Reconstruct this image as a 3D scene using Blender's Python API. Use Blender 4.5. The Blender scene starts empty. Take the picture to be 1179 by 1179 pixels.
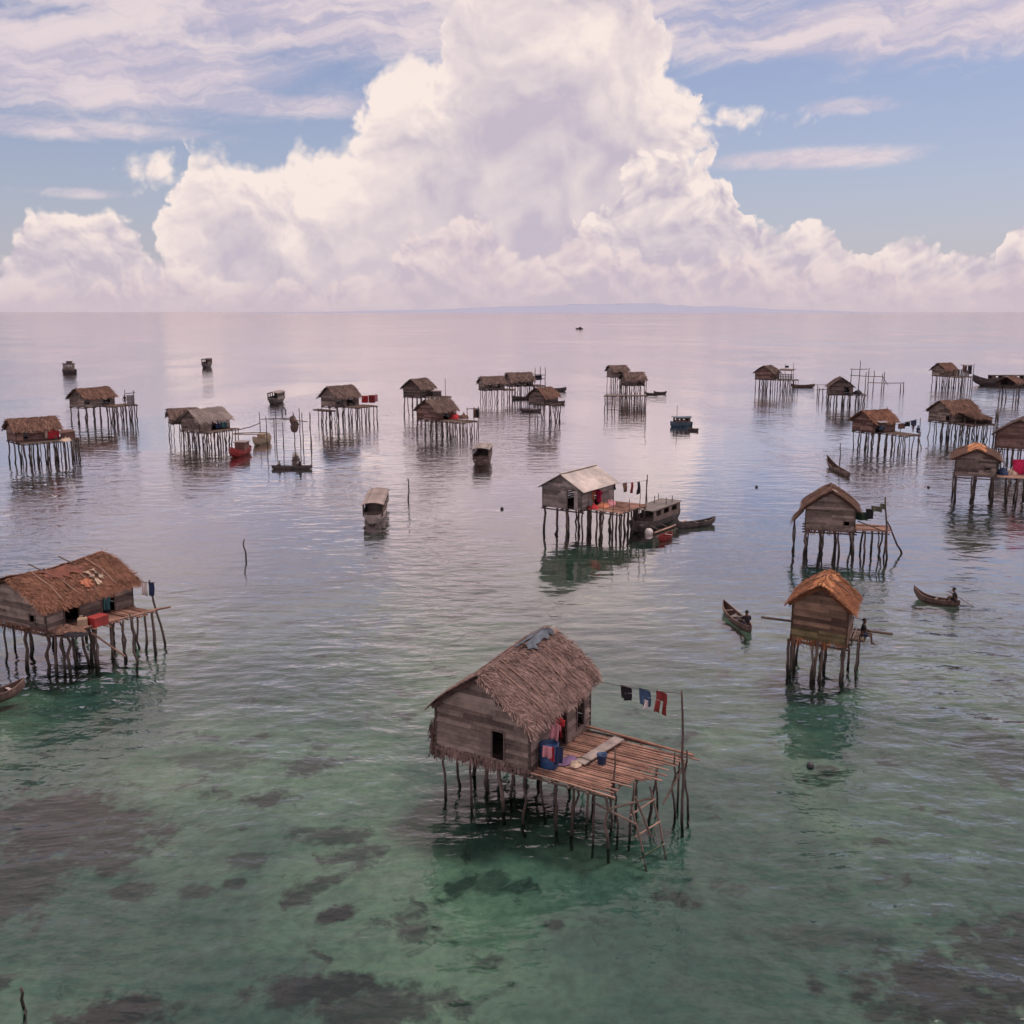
import bpy, bmesh, math, random
from mathutils import Vector, Matrix, noise as mnoise
SC = bpy.context.scene; COL = SC.collection
PITCH = math.atan(230.5/1157.0)
def build_camera():
    cd = bpy.data.cameras.new('camera'); co = bpy.data.objects.new('camera', cd); COL.objects.link(co)
    co.location = (0, 0, 18.0); co.rotation_euler = (math.pi/2 - PITCH, 0, 0)
    cd.sensor_fit = 'HORIZONTAL'; cd.sensor_width = 36.0; cd.lens = 36.0*1157.0/1179.0
    cd.clip_start = 0.5; cd.clip_end = 120000.0
    SC.camera = co
def build_sun():
    ld = bpy.data.lights.new('sun', 'SUN'); lo = bpy.data.objects.new('sun', ld); COL.objects.link(lo)
    ld.energy = 2.3; ld.angle = math.radians(12); ld.color = (1.0, 0.90, 0.82)
    d = Vector((math.sin(SUN_AZ)*math.cos(SUN_EL), math.cos(SUN_AZ)*math.cos(SUN_EL), math.sin(SUN_EL)))
    lo.rotation_euler = d.to_track_quat('Z', 'Y').to_euler(); lo.location = (60, -40, 120)
def build_settings():
    SC.view_settings.view_transform = 'Standard'; SC.view_settings.look = 'None'
    SC.view_settings.exposure = 0.0; SC.view_settings.gamma = 1.0
    SC.render.engine = 'CYCLES'
    SC.cycles.use_denoising = True
    SC.cycles.max_bounces = 6; SC.cycles.diffuse_bounces = 2; SC.cycles.glossy_bounces = 3; SC.cycles.transparent_max_bounces = 8
    SC.cycles.sample_clamp_direct = 4.0
    SC.cycles.use_adaptive_sampling = True; SC.cycles.adaptive_threshold = 0.03; SC.cycles.adaptive_min_samples = 16

# survey: a point seen in the photo, brought to its true place on a level plane
def _ray(px, py):
    c, s = math.cos(PITCH), math.sin(PITCH); x = (px-589.5)/1157.0; y = (589.5-py)/1157.0
    return x, c + y*s, -s + y*c
def G(px, py, z=0.0):
    d = _ray(px, py); t = (z-18.0)/d[2]; return (round(d[0]*t, 2), round(d[1]*t, 2))
def K(px, py, base):
    d = _ray(px, py); Y = G(px, base)[1]; t = Y/d[1]; return (round(d[0]*t, 2), Y, round(18.0+d[2]*t, 2))

# ---------------------------------------------------------------- node expression helper
class X:
    """A tiny wrapper so that node graphs can be written as formulas."""
    tree = None
    def __init__(self, s): self.s = s
    @staticmethod
    def node(kind, **kw):
        n = X.tree.nodes.new(kind)
        for k, v in kw.items(): setattr(n, k, v)
        return n
    @staticmethod
    def put(sock, v):
        if isinstance(v, X): X.tree.links.new(v.s, sock)
        elif isinstance(v, (tuple, list)):
            v = tuple(v)
            sock.default_value = v + (1.0,) if (sock.type == 'RGBA' and len(v) == 3) else v
        else: sock.default_value = v
    @staticmethod
    def math(op, a, b=0.0, c=None, clamp=False):
        n = X.node('ShaderNodeMath', operation=op, use_clamp=clamp)
        X.put(n.inputs[0], a); X.put(n.inputs[1], b)
        if c is not None: X.put(n.inputs[2], c)
        return X(n.outputs[0])
    def __add__(s, o): return X.math('ADD', s, o)
    def __radd__(s, o): return X.math('ADD', o, s)
    def __sub__(s, o): return X.math('SUBTRACT', s, o)
    def __rsub__(s, o): return X.math('SUBTRACT', o, s)
    def __mul__(s, o): return X.math('MULTIPLY', s, o)
    def __rmul__(s, o): return X.math('MULTIPLY', o, s)
    def __truediv__(s, o): return X.math('DIVIDE', s, o)
    def __pow__(s, o): return X.math('POWER', s, o)
def xmax(a, b): return X.math('MAXIMUM', a, b)
def xmin(a, b): return X.math('MINIMUM', a, b)
def xexp(a): return X.math('EXPONENT', a)
def clamp01(a): return X.math('ADD', a, 0.0, clamp=True)
def sstep(a, b, x):
    n = X.node('ShaderNodeMapRange', interpolation_type='SMOOTHSTEP')
    X.put(n.inputs[0], x); X.put(n.inputs[1], a); X.put(n.inputs[2], b)
    n.inputs[3].default_value = 0; n.inputs[4].default_value = 1
    return X(n.outputs[0])
def comb(x, y, z=0.0):
    n = X.node('ShaderNodeCombineXYZ')
    for i, v in enumerate((x, y, z)): X.put(n.inputs[i], v)
    return X(n.outputs[0])
def sep(v):
    n = X.node('ShaderNodeSeparateXYZ'); X.put(n.inputs[0], v)
    return X(n.outputs[0]), X(n.outputs[1]), X(n.outputs[2])
def mixc(f, a, b):
    n = X.node('ShaderNodeMix', data_type='RGBA', clamp_factor=True)
    X.put(n.inputs[0], f); X.put(n.inputs[6], a); X.put(n.inputs[7], b)
    return X(n.outputs[2])
def mulc(a, b):
    n = X.node('ShaderNodeMix', data_type='RGBA', blend_type='MULTIPLY')
    n.inputs[0].default_value = 1.0
    X.put(n.inputs[6], a); X.put(n.inputs[7], b)
    return X(n.outputs[2])
def scalec(a, f):
    n = X.node('ShaderNodeVectorMath', operation='SCALE')
    X.put(n.inputs[0], a); X.put(n.inputs[3], f)
    return X(n.outputs[0])
def noise(vec, scale, detail=2.0, rough=0.5, lac=2.0, dist=0.0, dims='2D', w=None):
    n = X.node('ShaderNodeTexNoise', noise_dimensions=dims)
    X.put(n.inputs['Vector'], vec); X.put(n.inputs['Scale'], scale); X.put(n.inputs['Detail'], detail)
    X.put(n.inputs['Roughness'], rough); X.put(n.inputs['Lacunarity'], lac); X.put(n.inputs['Distortion'], dist)
    return X(n.outputs[0])
def voro(vec, scale, detail=0.0, rough=0.5, lac=2.0, smooth=0.3, dims='2D'):
    n = X.node('ShaderNodeTexVoronoi', voronoi_dimensions=dims, feature='F1')
    n.normalize = True
    X.put(n.inputs['Vector'], vec); X.put(n.inputs['Scale'], scale); X.put(n.inputs['Detail'], detail)
    X.put(n.inputs['Roughness'], rough); X.put(n.inputs['Lacunarity'], lac)
    return X(n.outputs['Distance'])
def fcurve(x, pts):
    n = X.node('ShaderNodeFloatCurve')
    c = n.mapping.curves[0]
    pts = sorted(pts)
    while len(c.points) < len(pts): c.points.new(0.5, 0.5)
    for p, (a, b) in zip(c.points, pts):
        p.location = (a, b); p.handle_type = 'VECTOR'
    n.mapping.update()
    X.put(n.inputs['Value'], x)
    return X(n.outputs[0])

# ---------------------------------------------------------------- sky
SUN_EL, SUN_AZ = math.radians(67), math.radians(52)     # azimuth measured clockwise from +Y (the view direction)
def build_sky():
    w = bpy.data.worlds.new('World'); bpy.context.scene.world = w; w.use_nodes = True
    t = w.node_tree; X.tree = t
    for n in list(t.nodes): t.nodes.remove(n)
    out = X.node('ShaderNodeOutputWorld'); bg = X.node('ShaderNodeBackground')
    bg.inputs['Strength'].default_value = 0.1
    t.links.new(bg.outputs[0], out.inputs[0])
    sk = X.node('ShaderNodeTexSky', sky_type='NISHITA', sun_disc=False)
    sk.sun_elevation = SUN_EL; sk.sun_rotation = SUN_AZ
    sk.air_density = 1.0; sk.dust_density = 1.2; sk.ozone_density = 1.6; sk.altitude = 0
    tc = X.node('ShaderNodeTexCoord')
    x, y, z = sep(X(tc.outputs['Generated']))
    U = X.math('ARCTAN2', x, y)
    V = xmax(z, 0.0) / X.math('SQRT', xmax(x*x + y*y, 1e-4))
    V = xmin(V, 6.0)
    P = comb(U, V)
    # blue sky
    blue = mulc(X(sk.outputs[0]), BLUE_TINT)
    blue = mixc(xexp(V*(-1.0/0.10))*0.75, blue, (4.5, 4.75, 6.1))
    # --- shared cloud fields
    n1 = noise(P, 9, 3, 0.55)
    def billow(dx, dy):
        uu, vv = U + dx, V*1.1 + dy
        a = noise(comb(uu, vv), 22, 5, 0.58)
        b = voro(comb(uu + (n1 - 0.5)*0.09, vv + (n1 - 0.5)*0.05), 24, 2.0, 0.6, 2.3)
        return (1.0 - b)*0.65 + a*0.35
    Bf = billow(0.0, 0.0)
    Bl = billow(LDX, LDY)            # the same field a little nearer the light
    slope = (Bf - Bl)
    def lobe(dx, dy):
        return voro(comb(U + dx + (n1 - 0.5)*0.14, V*1.15 + dy + (n1 - 0.5)*0.10), 10, 1.0, 0.55, 2.4)
    slopeB = lobe(LDX*2.2, LDY*2.2) - lobe(0.0, 0.0)         # large rounded towers
    W1 = noise(P, 11, 4, 0.6)
    W2 = noise(comb(U + 3.7, V + 1.3), 30, 4, 0.6)
    Uw = U + (W1 - 0.5)*0.07 + (W2 - 0.5)*0.025
    xs = (Uw + 0.7) / 1.4
    def ell(cu, cv, ru, rv, u=None, v=None):
        a = ((U if u is None else u) - cu)/ru; b = ((V if v is None else v) - cv)/rv
        return (1.0 - X.math('SQRT', a*a + b*b)) * rv
    def layer(col, pts, amp, soft, base, rim, rimh, det, deth, lit, dark, extra=(), fade=0.0, warpv=0.03, dens=1.0, wide=0.5, glow=(), big=0.9):
        top = fcurve(xs, [((u + 0.7)/1.4, v/0.4) for u, v in pts]) * 0.4
        D0 = top - V
        Vw = V + (W2 - 0.5)*warpv
        for e in extra: D0 = xmax(D0, ell(*e, u=Uw, v=Vw))
        D = D0 + (Bf - 0.62)*amp + (W1 - 0.5)*warpv
        m = sstep(0.0, soft, D)
        Dp = xmax(D, 0.0)
        L = base + (n1 - 0.5)*wide + slopeB*big*sstep(0.0, 0.05, Dp) + xexp(Dp*(-1.0/rimh))*rim + slope*det*(xexp(Dp*(-1.0/deth))*0.85 + 0.15)
        for e in glow:
            L = L + sstep(-0.6, 0.8, ell(e[0], e[1], e[2], e[3], u=Uw, v=Vw)/e[3])*(e[4]*(0.25 + W2*1.5))
        c = mixc(clamp01(L), dark, lit)
        return mixc(m*dens, col, c)
    LIT = (9.5, 8.2, 7.65)
    # --- thin high cloud
    st = noise(comb(U*2.2 + (W1 - 0.5)*0.35, V*11.0 - U*1.0 + (W1 - 0.5)*0.5), 3.2, 5, 0.6)
    ci = X(blue.s)
    cov = 0.0
    for cu, cv, ru, rv, k in CIRRUS:
        e = ell(cu, cv, ru, rv) / rv
        cov = xmax(sstep(-0.35, 0.75, e)*k, cov)
    # broken high cloud everywhere above the picture
    hi = noise(comb(U*1.3 + 5, V*1.1 + 2), 2.4, 4, 0.58)
    cirm = sstep(0.26, 0.85, cov*0.62 + st*0.8 - 0.25) * sstep(0.02, 0.35, cov + 0.12) 
    col = mixc(cirm*0.92, ci, mixc(sstep(0.35, 0.7, st), (5.9, 5.2, 6.3), (7.9, 6.75, 7.0)))
    # --- the cumulus, far to near
    DK = (5.6, 4.95, 5.85)
    col = layer(col, TOWER, 0.066, 0.018, 0.20, 0.80, 0.055, 3.6, 0.06, LIT, DK, extra=WINGS, glow=GLOW, big=1.25)
    col = mixc(sstep(0.19, 0.31, V + (st - 0.5)*0.12)*sstep(0.3, 0.7, st)*0.65, col, (8.0, 6.9, 7.0))      # thin veil over the cloud top
    col = layer(col, RIGHTC, 0.055, 0.006, 0.16, 0.70, 0.035, 5.5, 0.05, LIT, DK)
    col = layer(col, LEFTC, 0.055, 0.012, 0.16, 0.70, 0.03, 5.0, 0.05, LIT, DK)
    col = layer(col, LOWC, 0.066, 0.010, 0.20, 0.55, 0.03, 5.5, 0.05, (8.9, 7.4, 7.1), (5.8, 4.95, 5.8), dens=0.85)
    # --- the high anvil and broken cloud that stand above the picture
    hm = sstep(0.28, 0.56, hi + sstep(0.9, 0.0, X.math('ABSOLUTE', U - 0.1))*0.16)*sstep(0.285, 0.42, V)
    col = mixc(hm*0.95, col, mixc(sstep(0.35, 0.75, hi + (Bf - 0.6)*0.5), (7.0, 5.7, 6.1), (10.2, 8.0, 7.6)))
    # --- haze along the horizon
    hz = xexp(V*(-1.0/0.034))
    col = mixc(hz*0.88, col, mixc(noise(P, 4, 3, 0.5), (5.6, 4.8, 5.6), (6.6, 5.45, 5.8)))
    X.put(bg.inputs['Color'], col)
    w.cycles.sampling_method = 'NONE'
BLUE_TINT = (1.05, 0.93, 1.0)
LDX, LDY = 0.004, 0.012
GLOW = [(-0.1009, 0.2016)+(0.05,0.05,0.35), (-0.2352, 0.1137)+(0.13,0.05,0.22), (-0.1391, 0.1275)+(0.07,0.05,0.15), (0.1181, 0.1898)+(0.06,0.07,0.3), (0.0487, 0.2516)+(0.05,0.03,0.3), (-0.19, 0.0557)+(0.12,0.04,0.1)]
TOWER = [(-0.7,0.0),(-0.4492, 0.0067),(-0.3627, 0.0186),(-0.3271, 0.0499),(-0.3102, 0.1151),(-0.3019, 0.1529),(-0.2719, 0.1505),(-0.2418, 0.1388),(-0.2146, 0.1374),(-0.1942, 0.1533),(-0.1501, 0.1622),(-0.1389, 0.1893),(-0.1245, 0.223),(-0.0962, 0.2372),(-0.0722, 0.2347),(-0.0621, 0.27),(-0.0392, 0.3255),(0.1187, 0.3234),(0.1336, 0.2645),(0.1489, 0.2267),(0.1696, 0.1997),(0.1876, 0.1802),(0.1831, 0.1536),(0.1761, 0.1268),(0.2244, 0.0234),(0.7,0.0)]
WINGS = [(-0.3202, 0.1222)+(0.060,0.014), (0.1981, 0.1753)+(0.075,0.011), (0.1712, 0.154)+(0.03,0.02), (-0.0967, 0.2093)+(0.05,0.035)]
RIGHTC = [(-0.7,0.0),(0.0089, -0.0008),(0.0671, 0.0727),(0.0953, 0.1164),(0.1152, 0.142),(0.1369, 0.1494),(0.1596, 0.1411),(0.1683, 0.1207),(0.1979, 0.1201),(0.219, 0.1087),(0.228, 0.0828),(0.2574, 0.0767),(0.2762, 0.0872),(0.2934, 0.0806),(0.3021, 0.0619),(0.3238, 0.0538),(0.3452, 0.0686),(0.3633, 0.0719),(0.3856, 0.0638),(0.3972, 0.0523),(0.418, 0.0555),(0.4363, 0.044),(0.4478, 0.0694),(0.4563, 0.0799),(0.4913, 0.0643),(0.7,0.04)]
LEFTC = [(-0.7,0.05),(-0.4795, 0.0431),(-0.4569, 0.0348),(-0.4341, 0.0625),(-0.4219, 0.0849),(-0.4006, 0.0893),(-0.3785, 0.1005),(-0.3614, 0.0885),(-0.3409, 0.0672),(-0.3311, 0.0459),(-0.3041, 0.0541),(-0.2858, 0.0388),(-0.2159, 0.0154),(0.7,0.0)]
LOWC = [(-0.7,0.03),(-0.4615, 0.0215),(-0.3316, 0.0382),(-0.2711, 0.0231),(-0.1909, 0.0316),(-0.1252, 0.0336),(-0.0913, 0.0686),(-0.0662, 0.0848),(-0.037, 0.0969),(-0.0179, 0.0826),(0.0046, 0.0567),(0.0297, 0.0607),(0.0505, 0.0744),(0.0837, 0.0767),(0.1049, 0.0524),(0.1502, 0.0545),(0.1752, 0.0398),(0.2229, 0.0553),(0.2864, 0.0427),(0.3318, 0.0459),(0.4055, 0.0371),(0.4595, 0.0435),(0.7,0.03)]
CIRRUS = [(0.0,0.345,1.1,0.085,0.95), (-0.4047, 0.2108)+(0.30,0.055,1.0), (-0.2052, 0.2649)+(0.28,0.05,1.0), (-0.4227, 0.1567)+(0.20,0.012,0.8), (-0.2394, 0.1872)+(0.17,0.016,0.85), (0.3543, 0.2468)+(0.30,0.045,0.95), (0.1671, 0.2705)+(0.14,0.06,0.8), (0.2734, 0.1369)+(0.12,0.0115,0.9), (0.3046, 0.1809)+(0.06,0.010,0.7), (-0.3925, 0.1029)+(0.07,0.006,0.6), (0.1548, 0.1659)+(0.2,0.03,0.25)]

# ---------------------------------------------------------------- mesh helper
class MB:
    def __init__(s): s.v = []; s.f = []; s.t = []; s.m = []
    def face(s, pts, tone=0.5, mi=0):
        n = len(s.v); s.v.extend(tuple(p) for p in pts); s.f.append(tuple(range(n, n+len(pts)))); s.t.append(tone); s.m.append(mi)
    def hexa(s, b, t, tone=0.5, mi=0):
        """b, t: four bottom and four top corners in the same turning order."""
        n = len(s.v); s.v.extend(tuple(p) for p in list(b)+list(t))
        for q in ((3,2,1,0),(4,5,6,7),(0,1,5,4),(1,2,6,5),(2,3,7,6),(3,0,4,7)):
            s.f.append(tuple(n+i for i in q)); s.t.append(tone); s.m.append(mi)
    def box(s, c, d, tone=0.5, rz=0.0, mi=0, rx=0.0):
        hx, hy, hz = d[0]/2, d[1]/2, d[2]/2
        M = Matrix.Rotation(rz, 3, 'Z') @ Matrix.Rotation(rx, 3, 'X'); c = Vector(c)
        P = [c + M @ Vector((x, y, z)) for z in (-hz, hz) for x, y in ((-hx,-hy),(hx,-hy),(hx,hy),(-hx,hy))]
        s.hexa(P[:4], P[4:], tone, mi)
    def bar(s, a, b, w, h, tone=0.5, mi=0):
        a, b = Vector(a), Vector(b); d = (b-a).normalized()
        u = d.cross(Vector((0,0,1)));  u = u.normalized() if u.length > 1e-4 else Vector((1,0,0))
        n = u.cross(d)
        q = [(-w/2,-h/2),(w/2,-h/2),(w/2,h/2),(-w/2,h/2)]
        s.hexa([a+u*i+n*j for i, j in q], [b+u*i+n*j for i, j in q], tone, mi)
    def tube(s, pts, r, n=6, tone=0.5, mi=0, cap=True):
        pts = [Vector(p) for p in pts]
        if not isinstance(r, (list, tuple)): r = [r]*len(pts)
        base = len(s.v); m = len(pts)
        for i, p in enumerate(pts):
            d = (pts[min(i+1, m-1)] - pts[max(i-1, 0)]).normalized()
            u = d.cross(Vector((0.31, 0.95, 0.05))); u = u.normalized() if u.length > 1e-3 else Vector((1,0,0))
            w = d.cross(u)
            for k in range(n):
                an = 2*math.pi*k/n
                s.v.append(tuple(p + (u*math.cos(an) + w*math.sin(an))*r[i]))
        for i in range(m-1):
            for k in range(n):
                a = base+i*n+k; b = base+i*n+(k+1) % n
                s.f.append((a, b, b+n, a+n)); s.t.append(tone); s.m.append(mi)
        if cap:
            s.f.append(tuple(base+k for k in reversed(range(n)))); s.t.append(tone); s.m.append(mi)
            s.f.append(tuple(base+(m-1)*n+k for k in range(n))); s.t.append(tone); s.m.append(mi)
    def grid(s, fn, nu, nv, tone=0.5, mi=0):
        base = len(s.v)
        for i in range(nu+1):
            for j in range(nv+1): s.v.append(tuple(fn(i/nu, j/nv)))
        for i in range(nu):
            for j in range(nv):
                a = base+i*(nv+1)+j
                s.f.append((a, a+nv+1, a+nv+2, a+1)); s.t.append(tone(i/nu, j/nv) if callable(tone) else tone); s.m.append(mi)
    def lathe(s, prof, c=(0,0,0), n=12, tone=0.5, mi=0):
        base = len(s.v); m = len(prof)
        for r, z in prof:
            for k in range(n):
                an = 2*math.pi*k/n; s.v.append((c[0]+r*math.cos(an), c[1]+r*math.sin(an), c[2]+z))
        for i in range(m-1):
            for k in range(n):
                a = base+i*n+k; b = base+i*n+(k+1) % n
                s.f.append((a, b, b+n, a+n)); s.t.append(tone); s.m.append(mi)
    def build(s, name, mats, parent=None, warp=None, smooth=False):
        me = bpy.data.meshes.new(name)
        V = [tuple(warp(Vector(p))) for p in s.v] if warp else s.v
        me.from_pydata(V, [], s.f)
        at = me.attributes.new('tone', 'FLOAT', 'FACE'); at.data.foreach_set('value', s.t)
        for m in (mats if isinstance(mats, (list, tuple)) else [mats]): me.materials.append(m)
        if any(s.m): me.polygons.foreach_set('material_index', s.m)
        if smooth: me.polygons.foreach_set('use_smooth', [True]*len(me.polygons))
        me.update()
        o = bpy.data.objects.new(name, me); COL.objects.link(o)
        if parent is not None: o.parent = parent
        return o
def tag(o, label=None, cat=None, group=None, kind=None):
    if label: o['label'] = label
    if cat: o['category'] = cat
    if group: o['group'] = group
    if kind: o['kind'] = kind
    return o
def thing(name, label, cat, loc=(0,0,0), rz=0.0, group=None):
    o = bpy.data.objects.new(name, None); COL.objects.link(o)
    o.location = loc; o.rotation_euler = (0, 0, rz); o.empty_display_size = 0.3
    return tag(o, label, cat, group)

# ---------------------------------------------------------------- materials
def mat(name, c1, c2, rough=0.85, scale=5.0, amp=0.45, wet_murk=False, spec=0.25, stretch=(1,1,1)):
    m = bpy.data.materials.new(name); m.use_nodes = True; t = m.node_tree; X.tree = t
    b = t.nodes['Principled BSDF']
    b.inputs['Roughness'].default_value = rough; b.inputs['Specular IOR Level'].default_value = spec
    at = X.node('ShaderNodeAttribute', attribute_name='tone')
    tc = X.node('ShaderNodeTexCoord')
    mp = X.node('ShaderNodeMapping'); X.put(mp.inputs[0], X(tc.outputs['Object'])); mp.inputs['Scale'].default_value = stretch
    n = noise(X(mp.outputs[0]), scale, 5, 0.65, dims='3D')
    f = clamp01(X(at.outputs['Fac']) + (n - 0.5)*amp*2)
    c = mixc(f, c1, c2)
    n2 = noise(X(tc.outputs['Object']), scale*0.22, 3, 0.6, dims='3D')
    c = mulc(c, mixc(sstep(0.3, 0.7, n2), (0.68, 0.68, 0.68), (1.15, 1.12, 1.1)))
    if wet_murk:
        geo = X.node('ShaderNodeNewGeometry'); _, _, z = sep(X(geo.outputs['Position']))
        k = sstep(0.75, 0.15, z + (n - 0.5)*0.6)
        c = mixc(k*0.75, c, (0.018, 0.020, 0.014))
        c = mixc(sstep(0.0, -0.45, z), c, (0.075, 0.098, 0.086))     # water murk painted on: sunken part fades to the sea-bed tone
    X.put(b.inputs['Base Color'], c)
    return m
def make_materials():
    g = globals()
    M = g['M'] = {}
    M['plank'] = mat('weathered_plank', (0.105,0.076,0.067), (0.37,0.285,0.245), scale=7, stretch=(1,1,3))
    M['plank_red'] = mat('reddish_plank', (0.11,0.058,0.050), (0.31,0.19,0.16), scale=7, stretch=(1,1,3))
    M['plank_dark'] = mat('dark_plank', (0.075,0.053,0.050), (0.23,0.168,0.150), scale=7, stretch=(1,1,3))
    M['plank_grey'] = mat('grey_plank', (0.15,0.122,0.113), (0.37,0.305,0.28), scale=7, stretch=(1,1,3))
    M['plank_warm'] = mat('warm_plank', (0.085,0.050,0.038), (0.30,0.185,0.130), scale=7, stretch=(1,1,3))
    M['cladding'] = mat('yellowed_board', (0.085,0.065,0.035), (0.21,0.165,0.085), scale=6)
    M['thatch'] = mat('palm_thatch', (0.066,0.036,0.032), (0.43,0.29,0.26), scale=9, amp=0.3, rough=0.95)
    M['thatch_rust'] = mat('rusty_thatch', (0.085,0.032,0.020), (0.37,0.185,0.125), scale=6, amp=0.35, rough=0.95)
    M['thatch_orange'] = mat('orange_thatch', (0.22,0.070,0.028), (0.60,0.28,0.13), scale=6, amp=0.35, rough=0.95)
    M['thatch_amber'] = mat('amber_thatch', (0.13,0.045,0.024), (0.46,0.195,0.10), scale=6, amp=0.35, rough=0.95)
    M['thatch_dark'] = mat('old_thatch', (0.060,0.038,0.034), (0.27,0.18,0.155), scale=6, amp=0.35, rough=0.95)
    M['thatch_brown'] = mat('brown_thatch', (0.075,0.036,0.028), (0.29,0.165,0.125), scale=6, amp=0.35, rough=0.95)
    M['bamboo'] = mat('split_bamboo', (0.17,0.088,0.066), (0.52,0.305,0.235), scale=8, amp=0.3, rough=0.7)
    M['bamboo_grey'] = mat('grey_bamboo', (0.10,0.068,0.055), (0.27,0.19,0.155), scale=8, amp=0.3, rough=0.8)
    M['post'] = mat('stilt_wood', (0.060,0.044,0.039), (0.20,0.150,0.130), scale=5, wet_murk=True)
    M['pole'] = mat('pole_wood', (0.075,0.054,0.046), (0.22,0.16,0.135), scale=5)
    M['pale_pole'] = mat('pale_pole_wood', (0.20,0.12,0.095), (0.40,0.26,0.205), scale=5)
    M['tin'] = mat('weathered_tin', (0.34,0.275,0.25), (0.56,0.47,0.43), rough=0.55, scale=2.5, amp=0.5, spec=0.4)
    M['tin_dark'] = mat('rusty_tin', (0.16,0.115,0.105), (0.36,0.29,0.265), rough=0.6, scale=2.5, amp=0.5, spec=0.4)
    M['hull_dark'] = mat('tarred_hull', (0.048,0.038,0.040), (0.13,0.10,0.098), scale=3, rough=0.6)
    M['hull_brown'] = mat('brown_hull', (0.06,0.038,0.033), (0.20,0.13,0.11), scale=4, rough=0.7)
    M['hull_pale'] = mat('pale_hull', (0.26,0.20,0.19), (0.46,0.38,0.36), scale=3, rough=0.6)
    M['paint_red'] = mat('red_boat_paint', (0.20,0.022,0.025), (0.38,0.055,0.055), scale=3, rough=0.5)
    M['paint_beige'] = mat('beige_boat_paint', (0.33,0.235,0.165), (0.50,0.38,0.28), scale=3, rough=0.5)
    M['paint_blue'] = mat('blue_grey_paint', (0.045,0.075,0.11), (0.10,0.15,0.20), scale=3, rough=0.5)
    M['roof_grey'] = mat('boat_roof_grey', (0.19,0.145,0.135), (0.35,0.275,0.255), scale=2, rough=0.7)
    for k, c in dict(black=(0.022,0.020,0.026), navy=(0.030,0.045,0.10), blue=(0.045,0.095,0.24), denim=(0.055,0.10,0.19), red=(0.42,0.035,0.045),
                     maroon=(0.22,0.035,0.035), pink=(0.56,0.24,0.27), white=(0.66,0.58,0.57), green=(0.030,0.055,0.035), olive=(0.13,0.13,0.085),
                     orange=(0.47,0.17,0.10), brown=(0.15,0.085,0.065), cream=(0.46,0.345,0.27), magenta=(0.50,0.025,0.09), purple=(0.17,0.10,0.19), rust=(0.20,0.075,0.055),
                     grey=(0.28,0.25,0.26), tarp=(0.115,0.135,0.165), teal=(0.05,0.13,0.14)).items():
        M[k] = mat(k + '_cloth', tuple(x*0.75 for x in c), tuple(min(1, x*1.2) for x in c), scale=4, rough=0.9)
    for k, c in dict(pl_blue=(0.028,0.075,0.20), pl_red=(0.36,0.035,0.03), pl_white=(0.68,0.62,0.60), pl_dark=(0.03,0.03,0.035), pl_cream=(0.50,0.36,0.24)).items():
        M[k] = mat(k.replace('pl_', '') + '_plastic', tuple(x*0.8 for x in c), tuple(min(1, x*1.15) for x in c), scale=2, rough=0.45, amp=0.3, spec=0.5)
    M['skin'] = mat('skin', (0.10,0.052,0.036), (0.17,0.090,0.062), scale=3, rough=0.6)
    M['hair'] = mat('hair', (0.010,0.008,0.008), (0.025,0.02,0.018), scale=20, rough=0.6)
    M['roof_slate'] = mat('boat_roof_dark', (0.10,0.085,0.082), (0.23,0.195,0.185), scale=2, rough=0.7)

# ---------------------------------------------------------------- huts
def wall(mb, p0, ud, nd, width, z0, wh, rise, openings, bh, rng):
    """Lapped boards from z0 up; rise > 0 adds a gable. openings: (centre, width, bottom, height) along the wall."""
    def span(h):
        if h <= wh or rise <= 0: return 0.0, width
        k = max(0.0, 1 - (h-wh)/rise)*width/2
        return width/2-k, width/2+k
    tot = wh + max(rise, 0)
    def P(u, z, off): return (p0[0]+ud[0]*u+nd[0]*off, p0[1]+ud[1]*u+nd[1]*off, z0+z)
    z = 0.0
    while z < tot - 0.02:
        h = min(bh*rng.uniform(0.85, 1.15), tot - z)
        ub0, ub1 = span(z); ut0, ut1 = span(z+h)
        segs = [(0.0, 1.0)]
        mid0, mid1 = (ub0+ut0)/2, (ub1+ut1)/2
        wd = max(mid1-mid0, 1e-3)
        cuts = []
        for c, ow, ob, oh in openings:
            if ob < z + h*0.55 < ob+oh: cuts.append(((c-ow/2-mid0)/wd, (c+ow/2-mid0)/wd))
        for a, b in cuts:
            ns = []
            for s0, s1 in segs:
                if b <= s0 or a >= s1: ns.append((s0, s1)); continue
                if a > s0: ns.append((s0, a))
                if b < s1: ns.append((b, s1))
            segs = ns
        for s0, s1 in segs:
            x = s0
            while x < s1 - 1e-4:
                e = min(s1, x + rng.uniform(1.1, 2.6)/wd)
                if s1 - e < 0.12: e = s1
                g_ = 0.004/wd
                a0, a1 = x + g_, e - g_
                tn = min(1, max(0, rng.gauss(0.45, 0.3)))
                j = rng.uniform(-0.02, 0.02)
                ob_, ot_ = 0.040 + rng.uniform(0, 0.015), 0.004
                L0, L1 = ub0+(ub1-ub0)*a0, ub0+(ub1-ub0)*a1
                T0, T1 = ut0+(ut1-ut0)*a0, ut0+(ut1-ut0)*a1
                zz0, zz1 = z + rng.uniform(-0.012, 0.022), z + h + j*0.5; tl = rng.gauss(0, 0.016)
                mb.hexa([P(L0,zz0-tl,ob_),P(L1,zz0+tl,ob_),P(L1,zz0+tl,ob_-0.022),P(L0,zz0-tl,ob_-0.022)],
                        [P(T0,zz1-tl,ot_),P(T1,zz1+tl,ot_),P(T1,zz1+tl,ot_-0.022),P(T0,zz1-tl,ot_-0.022)], tn)
                x = e
        z += h
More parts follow.
